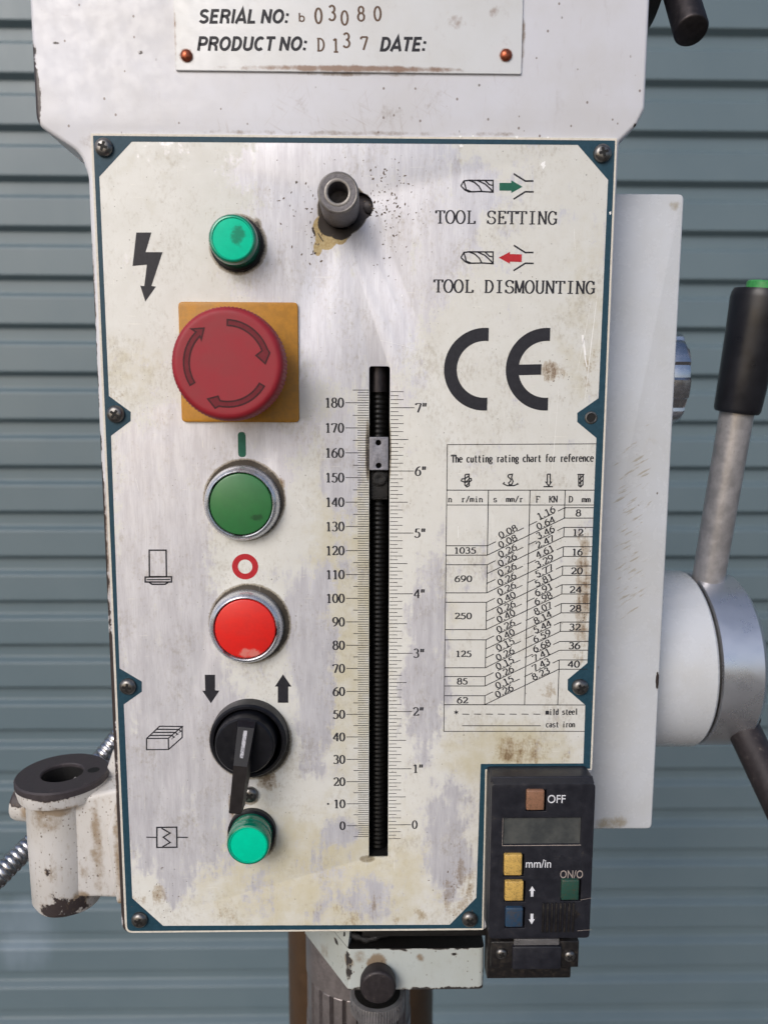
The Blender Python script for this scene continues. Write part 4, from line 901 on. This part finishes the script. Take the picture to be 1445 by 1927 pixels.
for t, hw in ((-8.4, .75), (-8.4, -.75), (1.2, -.6), (1.2, .6)):
    e = q0 + axd * t + nrm * hw; dd_ = -15.4 - (t + 9.5) / 9.5 * 4.1 if t < 0 else -19.5 - t / 4 * 2
    mk.append((e.x, dd_ - .05, e.y))
# two strips so that the mark follows the crest
e = [q0 + axd * 0 + nrm * s_ for s_ in (.7, -.7)]
mk = mk[:2] + [(e[1].x, -19.55, e[1].y), (e[0].x, -19.55, e[0].y)] + mk[2:]
MB().add(mk, [[0, 1, 2, 3], [3, 2, 4, 5]], M['scuff']).build('indicator_mark', sw, weld=0)

# --- drift bolt in its pocket
c = P(636, 361, -23); O = (c[0], 0, c[1])
MB().lathe([(6.6, 3), (6.6, -1), (7.3, -1.2), (7.4, -21.8), (7.25, -22.4), (6.8, -22.8), (6.4, -22.85), (4.1, -22.85), (3.8, -22.7), (3.6, -22.2), (3.5, -12), (.01, -11.5)], O, (0, 1, 0), M['worn'], 48, cap=False, rf=lambda t, i: 1 + .012 * math.sin(7 * t + 1) * math.sin(3 * t)).build('drift_bolt', drill, origin=O)
MB().lathe([(3.75, -22.8), (4.1, -22.95), (4.75, -22.95), (5.0, -22.82)], O, (0, 1, 0), M['rim'], 48, cap=False).lathe([(6.35, -22.8), (6.7, -22.9), (7.1, -22.68), (7.42, -22.0)], O, (0, 1, 0), M['rim'], 48, cap=False).build('worn_rim', bpy.data.objects['drift_bolt'])
c = P(696, 389, 3); MB().lathe([(2.6, .2), (2.6, -.6), (2.2, -.9), (.01, -1)], (c[0], 3.3, c[1]), (0, 1, 0), M['oxide'], 24).build('pocket_screw', drill)

# --- depth stop inside the slot
dsx = (sx0 + sx1) / 2
dst = empty('depth_stop', (dsx, 8, 90), drill)
pr_ = []; z = sz0 - .1
while z < 183.5: pr_ += [(3.35, z), (3.75, z + .7), (3.75, z + 1.1), (3.35, z + 1.8)]; z += 2.0
MB().lathe(pr_, (dsx - .3, 9.5, 0), (0, 0, 1), M['rod'], 28).build('threaded_rod', dst)
zt = P(712, 737.5, 6)[1]
MB().lathe([(3.9, zt), (3.9, sz1)], (dsx - .5, 7.5, 0), (0, 0, 1), M['darksteel'], 40).build('rod_sleeve', dst)
z0, z1 = P(712, 884.5, .2)[1], P(712, 822.5, .2)[1]
xa, xb = P(694.8, 850, .2)[0], P(730.5, 850, .2)[0]
h1, h2 = P(712, 833, .2), P(712.5, 876, .2)
MB().plate([rounded(rect(xa, z0, xb, z1), .3), circ(h1, 1.15, 20), circ(h2, 1.15, 20)], .2, 5, M['pointer'], .12, 2).box(xa + .2, xb - .2, 5, 6.5, z0 + .2, z1 - .2, M['pit']).build('pointer_block', dst)
zc_ = P(712, 912, 3)[1]
MB().box(dsx - 3.7, dsx + 3.7, 3.0, 9, zc_ - 6.4, zc_ + 5.5, M['grease'], .6).lathe([(3.1, 3), (3.0, 2.0), (2.2, 1.6), (1.5, 1.7), (.01, 2.2)], (dsx, 0, zc_ + 2.6), (0, 1, 0), M['grease'], 24).build('clamp_screw_block', dst)

# --- gearbox housing on the right, hub, levers
hx = at(1288, 365, 25).x
MB().plate([rounded(rect(88, at(1228, 1561, 25).z, hx, at(1288, 364, 25).z), [0, 2.6, 2.6, 0], 4)], 25, 165, M['housing'], 1.0, 3).build('gearbox_housing', drill, smooth=40)
ZC, DC, RH = 47.0, 85.0, 46.0
O = (hx, DC, ZC)
hub = empty('feed_hub', O, drill)
MB().lathe([(RH - 1, .2), (RH, .4), (RH, 33.5), (RH - .8, 34.6), (RH - 3, 34.8)], O, (1, 0, 0), M['housing'], 128).build('hub_casting', hub)
MB().lathe([(RH - 2.6, 34.3), (RH - 2.6, 37.0)], O, (1, 0, 0), M['grease'], 96).build('seal_ring', hub)
MB().lathe([(RH - 2, 36.6), (RH - .8, 36.9), (RH - .8, 56.5), (RH - 3.5, 59.2), (RH - 8, 60)], O, (1, 0, 0), M['brushed'], 128).build('hub_disc', hub)
# lever that stands up, black grip with a green end
lv = empty('feed_lever', (hx + 46, DC, ZC + RH), drill)
A0 = at(1331, 1100, DC - 6); A1 = at(1386, 776, DC - 16); A2 = at(1433, 545, DC - 22)
MB().tube([A0, A0.lerp(A1, .5), A1.lerp(A2, .05)], 8.0, M['rodsteel'], 32).build('rod', lv)
ax = (A2 - A1); Lg = ax.length
MB().lathe([(7, 1), (10.0, 0), (10.6, .8), (10.9, 2), (11.6, Lg * .35), (12.5, Lg * .7), (13.3, Lg * .93), (13.0, Lg * .97), (12.2, Lg)], A1, ax, M['grip'], 48).build('grip', lv)
MB().lathe([(7.2, Lg - .5), (7.2, Lg + 3.2), (6.6, Lg + 3.9), (5, Lg + 4)], A1, ax, M['greenknob'], 36).build('end_cap', lv)
lv2 = empty('feed_lever', (hx + 46, DC - 30, ZC - 30), drill)
B0 = at(1381, 1335, DC - 22); B1 = at(1475, 1530, DC - 62); B2 = B0 + (B1 - B0) * 2.0
MB().tube([B0, B1, B2], 8.0, M['oxide'], 32).build('rod', lv2)
axl = (B2 - B0).normalized()
MB().lathe([(8.2, -1), (9.6, 0), (9.9, 1.2), (9.2, 2.6), (8.2, 3)], B0 + axl * 7, axl, M['oxide'], 36).build('collar', lv2)
MB().lathe([(7, 0), (10.5, 0), (11.5, 30), (13, 62), (12.4, 66)], B2, axl, M['grip'], 40).build('grip', lv2)
# third lever, behind the hub
lv3 = empty('feed_lever', (hx + 46, DC + 40, ZC - 20), drill)
C0 = Vector((hx + 46, DC + 38, ZC - 22)); C1 = C0 + Vector((22, 96, -56))
MB().tube([C0, C1], 8.0, M['rodsteel'], 32).build('rod', lv3)
MB().lathe([(7, 0), (10.5, 0), (11.5, 30), (13, 62), (12.4, 66)], C1, C1 - C0, M['grip'], 40).build('grip', lv3)
# scalloped steel knob behind the housing
kc = at(1283, 714, 82)
kx = at(1301, 714, 60).x
MB().lathe([(23, -16), (24, -14), (24, -2), (23.4, -.6), (21, 0), (10, .2)], (kx, 82, kc.z), (1, 0, 0), M['chrome'], 120, rf=lambda t, i: 1 - .05 * (1 if (t / (2 * math.pi) * 9) % 1 < .42 else 0)).build('scalloped_knob', drill, smooth=30)

# --- crank handle at the top right
ck = empty('crank_handle', at(1290, -20, 40), drill)
E1 = at(1301, 58, 12); E0 = at(1262, -75, 40)
axk = E1 - E0; Lk = axk.length
MB().lathe([(6.6, -20), (6.6, Lk - 1), (6.2, Lk - .3), (5.6, Lk)], E0, axk, M['darksteel'], 40).build('handle_bar', ck)
e = at(1225, -10, 50)
MB().lathe([(12, -20), (14, 0), (14.5, 4), (13, 8), (6, 9)], (e.x - 6, 50, e.z + 1), (1, 0, -.15), M['grease'], 48).build('boss', ck)

# --- lug with a bored tube at the lower left
BX, BD = -138.6, 30.0
ZR = at(114, 1493, 10.5).z
br = empty('mounting_lug', (BX, BD, ZR), drill)
Zb = at(120, 1733, 14.5).z
# the bored ring
MB().lathe([(9.2, -22), (9.2, -.4), (9.7, .1), (9.9, .1), (19.6, .1), (19.8, .1), (20.5, -.6), (20.5, -3.0), (9.2, -3.1)], (BX, BD, ZR), (0, 0, 1), M['ring'], 72, cap=False).lathe([(9.15, -1.5), (9.1, -20), (.01, -20.1)], (BX, BD, ZR), (0, 0, 1), M['pit'], 48, cap=False).build('bored_ring', br)
c = at(184, 1452, BD + 4); MB().lathe([(2.7, .16), (.01, .17)], (BX + 13.6, BD + 2.2, ZR), (0, 0, 1), M['pit'], 24).build('oil_hole', br)  # flat black disc paints the dark inside of the hole
lug = MB().lathe([(9.3, -3.2), (20.2, -3.1), (20.1, -5.5), (19.4, -8.4), (16.9, -9.3), (16.2, -11), (16.2, -30), (15.8, Zb - ZR + 3), (14.6, Zb - ZR + .8), (10, Zb - ZR)], (BX, BD, ZR), (0, 0, 1), M['bracket'], 96, rf=lambda t, i: 1 + .008 * math.sin(5 * t + i), cap=False).lathe([(10, Zb - ZR + .3), (.01, Zb - ZR + .3)], (BX, BD, ZR), (0, 0, 1), M['oxide'], 48, cap=False)
lug.build('lug_tube', br, smooth=50)
# side boss
c = at(60, 1522, 34)
MB().lathe([(8.4, 0), (8.3, 20), (7.8, 21.4), (6.6, 22)], (BX - 4, BD + 6, c.z), (-1, .12, .05), M['bracket'], 48).build('side_boss', br, smooth=50)
# web to the head: a rounded wall with a curved lower corner
wz = lambda u, v, d=14: at(u, v, d)
web = MB()
wp = [(BX + 2, wz(195, 1512).z), (BX + 16, wz(195, 1512).z + 1.5), (-112, wz(200, 1495).z), (-101, wz(228, 1485).z), (-96, wz(228, 1480).z), (-96, wz(236, 1752).z + 1), (-103.2, wz(236, 1748).z), (-106, wz(224, 1712).z), (-110, wz(206, 1702).z), (BX + 16, wz(196, 1700).z), (BX + 2, wz(190, 1702).z)]
web.plate([rounded(wp, [0, 0, 2, 1, 0, 0, 3, 3, 2, 0, 0], 4)], 17.5, 44, M['bracket'], 2.2, 3)
# fillet slope from the head down to the tube, and a rib that stands proud beside the panel edge
web.plate([rounded([(-112.5, wz(200, 1560).z), (-106, wz(212, 1478).z), (-101.5, wz(226, 1440).z), (-98, wz(228, 1430).z), (-98, -44), (-104, -42), (-109.5, wz(206, 1695).z)], [3, 3, 0, 0, 0, 2, 2], 4)], 9.0, 40, M['bracket'], 3.0, 4)
web.plate([rounded([(-121, wz(196, 1500).z), (-117, wz(196, 1470).z + 4), (-106, wz(214, 1410).z), (-98, wz(222, 1390).z), (-98, wz(228, 1520).z), (-119, wz(195, 1516).z)], [1, 3, 3, 0, 0, 0], 4)], 33, 70, M['bracket'], 3.0, 4)
web.build('web', br, smooth=50)

# --- quill, clamp and column below
cz = lambda u, v, d=4: at(u, v, d)
zt_, zb_ = cz(780, 1786).z, cz(780, 1863).z
xl0, xr0 = cz(656, 1820).x, cz(911, 1820).x
def depth_at_z(u, v, z):
    q_ = ray(u, v); t = (z - CAM.z) / q_.z; return CAM + q_ * t
bk = depth_at_z(574, 1757, zb_)
clamp = MB()
lp = [(xl0, 4), (xr0, 4), (xr0, 60), (bk.x - 2, 75), (bk.x, bk.y)]
lp = rounded(lp, [1.6, 2.6, 0, 0, 0], 4)
n_ = len(lp)
bmx = bmesh.new(); lo = [bmx.verts.new((x, d_, zb_)) for x, d_ in lp]; hi = [bmx.verts.new((x, d_, zt_)) for x, d_ in lp]
for i in range(n_): bmx.faces.new([lo[i], lo[(i + 1) % n_], hi[(i + 1) % n_], hi[i]])
bmx.faces.new(lo[::-1])
clamp.bm(bmx, M['clamp']); bmx.free()
clamp.add([(x, d_, zt_) for x, d_ in lp], [list(range(n_))], M['grease'])
# the side cheek that carries on up under the head
ck_ = [(xl0 - .4, 5.0), (bk.x, bk.y), (bk.x + 9, bk.y + 3), (xl0 + 1.5, 12)]
clamp.add([(x, d_, zt_ + .05) for x, d_ in ck_] + [(x + (1.5 if i in (0, 3) else 0), d_ + (2 if i in (0, 3) else 0), -49 + .0) for i, (x, d_) in enumerate(ck_)], [[0, 1, 5, 4], [1, 2, 6, 5], [2, 3, 7, 6], [3, 0, 4, 7], [4, 5, 6, 7]], M['clamp'])
qc = empty('quill_clamp', ((xl0 + xr0) / 2, 30, zt_), drill)
clamp.build('clamp_casting', qc, smooth=40)
c = cz(711.4, 1861.5, -3.2); O = (c.x, 0, c.z)
MB().lathe([(7.0, 5), (7.2, 2.2), (7.75, 2.0), (7.85, -1.6), (7.6, -2.6), (7.1, -3.1), (6.6, -3.2), (.01, -3.2)], O, (0, 1, 0), M['oxide'], 160, rf=lambda t, i: 1 + (.014 if i in (2, 3) and int(round(t / (2 * math.pi) * 160)) % 2 else 0)).build('clamp_knob', qc, origin=O)
# greasy rope-like lump and screw head in the gap
lg = [Vector((xl0 - 2 + 20 * t, 10 - 2 * math.sin(t * 3.1), zt_ + 1.4 + 2.2 * abs(math.cos(t * 3.1)))) for t in [i / 14 for i in range(15)]]
MB().tube(lg, [1.6 + .35 * math.sin(i * 2.1) for i in range(15)], M['grease'], 12).build('grease_lump', qc)
MB().box(xl0 + 6, xr0 + 2, 3.0, 50, zt_ + 6.6, -48.2, M['grease'], .4).build('slide_rail', drill)
# knurled nut under the clamp
c = cz(710, 1872, 14)
MB().lathe([(8, 0), (10.6, 0), (12.3, -.4), (12.6, -1.4), (12.6, -7.5), (12.0, -8.4), (9, -8.6)], (c.x, 14, c.z + 1.5), (0, 0, 1), M['steel'], 180, cap=False, rf=lambda t, i: 1 - (.06 if i in (3, 4) and int(round(t / (2 * math.pi) * 180)) % 3 == 0 else 0)).lathe([(10.6, .02), (.01, -.5)], (c.x, 14, c.z + 1.5), (0, 0, 1), M['grease'], 40).lathe([(9, -8), (9, -40)], (c.x, 14, c.z + 1.5), (0, 0, 1), M['quill'], 40).build('knurled_nut', drill)
# splined quill sleeve
QD, QR = 60.0, 27.4; Qx = -2.0
zq = lambda u, v: at(u, v, QD).z
ql = MB().lathe([(QR - 1, -50), (QR, -52), (QR, zq(578, 1812)), (QR - .8, zq(578, 1812) - .8)], (Qx, QD, 0), (0, 0, 1), M['quill'], 96)
ql.lathe([(QR - .7, zq(578, 1812) - .6), (QR - .5, zq(578, 1815)), (QR - .5, zq(578, 1900)), (QR - .7, zq(578, 1900) - .4)], (Qx, QD, 0), (0, 0, 1), M['quill'], 192, rf=lambda t, i: 1 - (.14 if int(round(t / (2 * math.pi) * 192)) % 8 < 2 else 0))
ql.lathe([(QR - .2, zq(578, 1900)), (QR, zq(578, 1902)), (QR, -200), (QR - 2, -202)], (Qx, QD, 0), (0, 0, 1), M['quill'], 96)
ql.build('quill_sleeve', drill, smooth=30)
# column and foot
CD = 250.0; cL = at(540, 1850, CD - 8).x; cR = at(818, 1850, CD - 8).x
cmx, crr = (cL + cR) / 2, (cR - cL) / 2 * .985
MB().lathe([(crr, g0 + 30), (crr, 60)], (cmx, CD, 0), (0, 0, 1), M['column'], 96).build('column', drill)
MB().lathe([(crr + 30, 40), (crr + 34, 30), (crr + 40, 26), (crr + 160, 22), (crr + 170, 14), (crr + 170, 0)], (cmx, CD, g0), (0, 0, 1), M['head'], 96).build('foot', drill)

# ------------------------------------------------------------------ digital readout
FD = -13.0
p0, p1 = P(925.5, 1480, FD), P(1109, 1766, FD)
zt2 = P(1000, 1454, -8)[1]
xL, xR, zB = p0[0], p1[0], p1[1]; zT = p0[1]
dro = empty('digital_readout', ((xL + xR) / 2, 0, zB))
tag(dro, 'black digital depth readout with coloured keys and blank screen at the panel cutout', 'digital readout')
win = [P(947, 1540.5, FD), P(1092, 1590, FD)]
case = MB()
wl = rounded(rect(win[0][0], win[1][1], win[1][0], win[0][1]), .2, 2)
keys = [('kbrown', 990.5, 1488.5, 1025, 1526), ('kyellow', 948.5, 1609.5, 983, 1649), ('kyellow', 950, 1660, 985.5, 1697), ('kblue', 951, 1710, 984.5, 1746.5), ('kgreen', 1056, 1657.5, 1090.5, 1695.5)]
kh = []
for m_, u0, v0, u1, v1 in keys:
    a, b = P(u0 - 1.5, v1 + 1.5, FD), P(u1 + 3.5, v0 - 1.5, FD); kh.append(rect(a[0], a[1], b[0], b[1]))
case.plate([rounded(rect(xL, zB, xR, zT + 1.0), [2.2, 1.6, 2.2, 1.5], 4), wl] + kh, FD, FD + 3.0, M['dro'], .25, 2)
case.plate([rounded(rect(xL - .15, zB, xR + .1, zT + 2.4), [2.2, 1.6, 2.2, 1.5], 4)], FD + 3.05, 0.4, M['dro'], .7, 3)
# chamfer along the top
case.add([(xL + .6, FD + .05, zT + .9), (xR - .6, FD + .05, zT + .9), (xR - .3, FD + 4.0, zT + 2.3), (xL + .3, FD + 4.0, zT + 2.3)], [[0, 1, 2, 3]], M['dro'])
for h_ in kh: case.sheet(h_, FD + 2.9, M['pit'])  # black sheets paint the shade in the gaps around the keys
case.build('case', dro, smooth=40)
sx = P(1112, 1487, -5); MB().box(xR - .3, xR + 1.0, -9, -3, P(1112, 1535, -6)[1], P(1112, 1487, -6)[1], M['dro'], .2).build('side_clip', dro)
MB().sheet(rect(win[0][0] - .5, win[1][1] - .5, win[1][0] + .5, win[0][1] + .5), FD + 1.0, M['lcd']).build('screen', dro, weld=0)
lx0, lz0, lx1, lz1 = win[0][0], win[1][1], win[1][0], win[0][1]
MB().stroke([(lx0 - .25, lz0 - .25), (lx1 + .25, lz0 - .25)], .3, FD - .03, M['greyink']).stroke([(lx0 - .2, lz0 - .2), (lx0 - .2, lz1 + .2)], .16, FD - .03, M['greyink']).build('screen_edge', dro, weld=0)
for m_, u0, v0, u1, v1 in keys:
    a, b = P(u0, v1, FD - 1.6), P(u1, v0, FD - 1.6)
    MB().box(a[0], b[0], FD - 1.6, FD + 2.5, a[1], b[1], M[m_], .55, 3).build('key', dro)
DI = FD - .04
for s_, u0, u1, vb, cap_, mm_ in (('OFF', 1030, 1063.5, 1511.5, 15, 'whiteink'), ('mm/in', 989, 1036.5, 1633.3, 15.2, 'whiteink'), ('ON/O', 1053.5, 1096.5, 1653, 14.5, 'greyink')):
    a, b, h = fit(s_, u0, vb, u1, vb, cap_, FD); sans(MB(), s_, a, b, h, M[mm_], DI, bold=.006).build('key_legend', dro, weld=0)
kk = lambda pts: K(pts, 4.48, 890, 1430, FD)
for pts in ([(498, 1068), (524, 1108), (510, 1106), (508, 1156), (486, 1157), (486, 1108), (472, 1108)], [(494, 1389), (468, 1347), (484, 1349), (484, 1300), (508, 1300), (508, 1347), (520, 1346)]):
    MB().sheet(kk(pts), DI, M['whiteink']).build('arrow_legend', dro, weld=0)
rb = MB(); ra, rb_ = P(1018, 1754, FD), P(1082, 1699, FD)
for i in range(8):
    x = ra[0] + .6 + (rb_[0] - ra[0] - 1.2) * i / 7
    rb.box(x - .45, x + .45, FD - .7, FD + .3, ra[1], rb_[1], M['dro_dirty'], .2, 2)
rb.sheet(kk([(862, 1262), (904, 1306), (862, 1352)]), FD - .05, M['dro_dirty'])
rb.build('battery_cover', dro, weld=0)
MB().stroke(kk([(905, 1184), (1000, 1168)]), .15, FD - .03, M['greyink']).stroke(kk([(880, 1445), (1000, 1435)]), .15, FD - .03, M['greyink']).build('cover_seam', dro, weld=0)
# bracket below
a, b = P(916, 1843, -2), P(1077, 1750, -2)
brk = MB().box(a[0], b[0], -2, 6, a[1], b[1] + 2, M['dro_dirty'], .5)
a, b = P(923, 1823, -5), P(1090, 1772, -5)
brk.box(a[0], b[0], -5, -1.5, a[1], b[1], M['dro_dirty'], .5)
a, b = P(964, 1826, -7), P(1057, 1783, -7)
brk.box(a[0], b[0], -7, -4.5, a[1], b[1], M['dro'], .5)
a, b = P(918, 1800, 2), P(926, 1452, 2); brk.box(a[0] - .2, b[0] + 3, .5, 8, a[1], b[1], M['grease'], .2)  # black strip added to keep the gap left of the case dark
brk.build('bracket', dro)
a, b = P(967, 1780, -6), P(1052, 1772, -6); MB().box(a[0], b[0], -6, -5, a[1], b[1] + 1, M['steel'], .1).build('scale_strip', dro)
s0 = None
for u, v, rt in ((944, 1797, 20), (1072, 1801.5, 40)):
    c = P(u, v, -6)
    if s0 is None: s0 = screw_mb(c, 2.5, 0).build('screw', dro, origin=(c[0], 0, c[1])); place(s0, (c[0], -5, c[1]), dro); s0.rotation_euler = (0, R(rt), 0)
    else: dup(s0, (c[0], -5, c[1]), dro, R(rt))

# ------------------------------------------------------------------ flexible conduit
c0, c1, c2_ = at(250, 1352, 95), at(108, 1535, 72), at(0, 1648, 48)
c3 = c2_ + (c2_ - c1) * 1.1; c4 = c3 + (c3 - c2_) + Vector((20, 10, -60))
ctrl = [c0 + (c0 - c1) * .3, c0, c1, c2_, c3, c4]
pts = []
for i in range(1, len(ctrl) - 2):
    for k_ in range(150):
        t = k_ / 150; a, b, c, d_ = ctrl[i - 1], ctrl[i], ctrl[i + 1], ctrl[i + 2]
        pts.append(.5 * ((2 * b) + (c - a) * t + (2 * a - 5 * b + 4 * c - d_) * t * t + (3 * b - a - 3 * c + d_) * t ** 3))
s_ = 0; rad = [0]; 
rs = []
for i, p in enumerate(pts):
    if i: s_ += (p - pts[i - 1]).length
    ph = (s_ / 3.0) % 1
    rs.append(5.1 + .62 * (abs(math.sin(math.pi * ph)) ** .6) - .3)
cd_ = MB().tube(pts, rs, M['conduit'], 32).build('flexible_conduit', None, smooth=60, weld=0)
tag(cd_, 'silver ribbed metal conduit running down behind the bored lug', 'conduit')
bpy.context.view_layer.update()
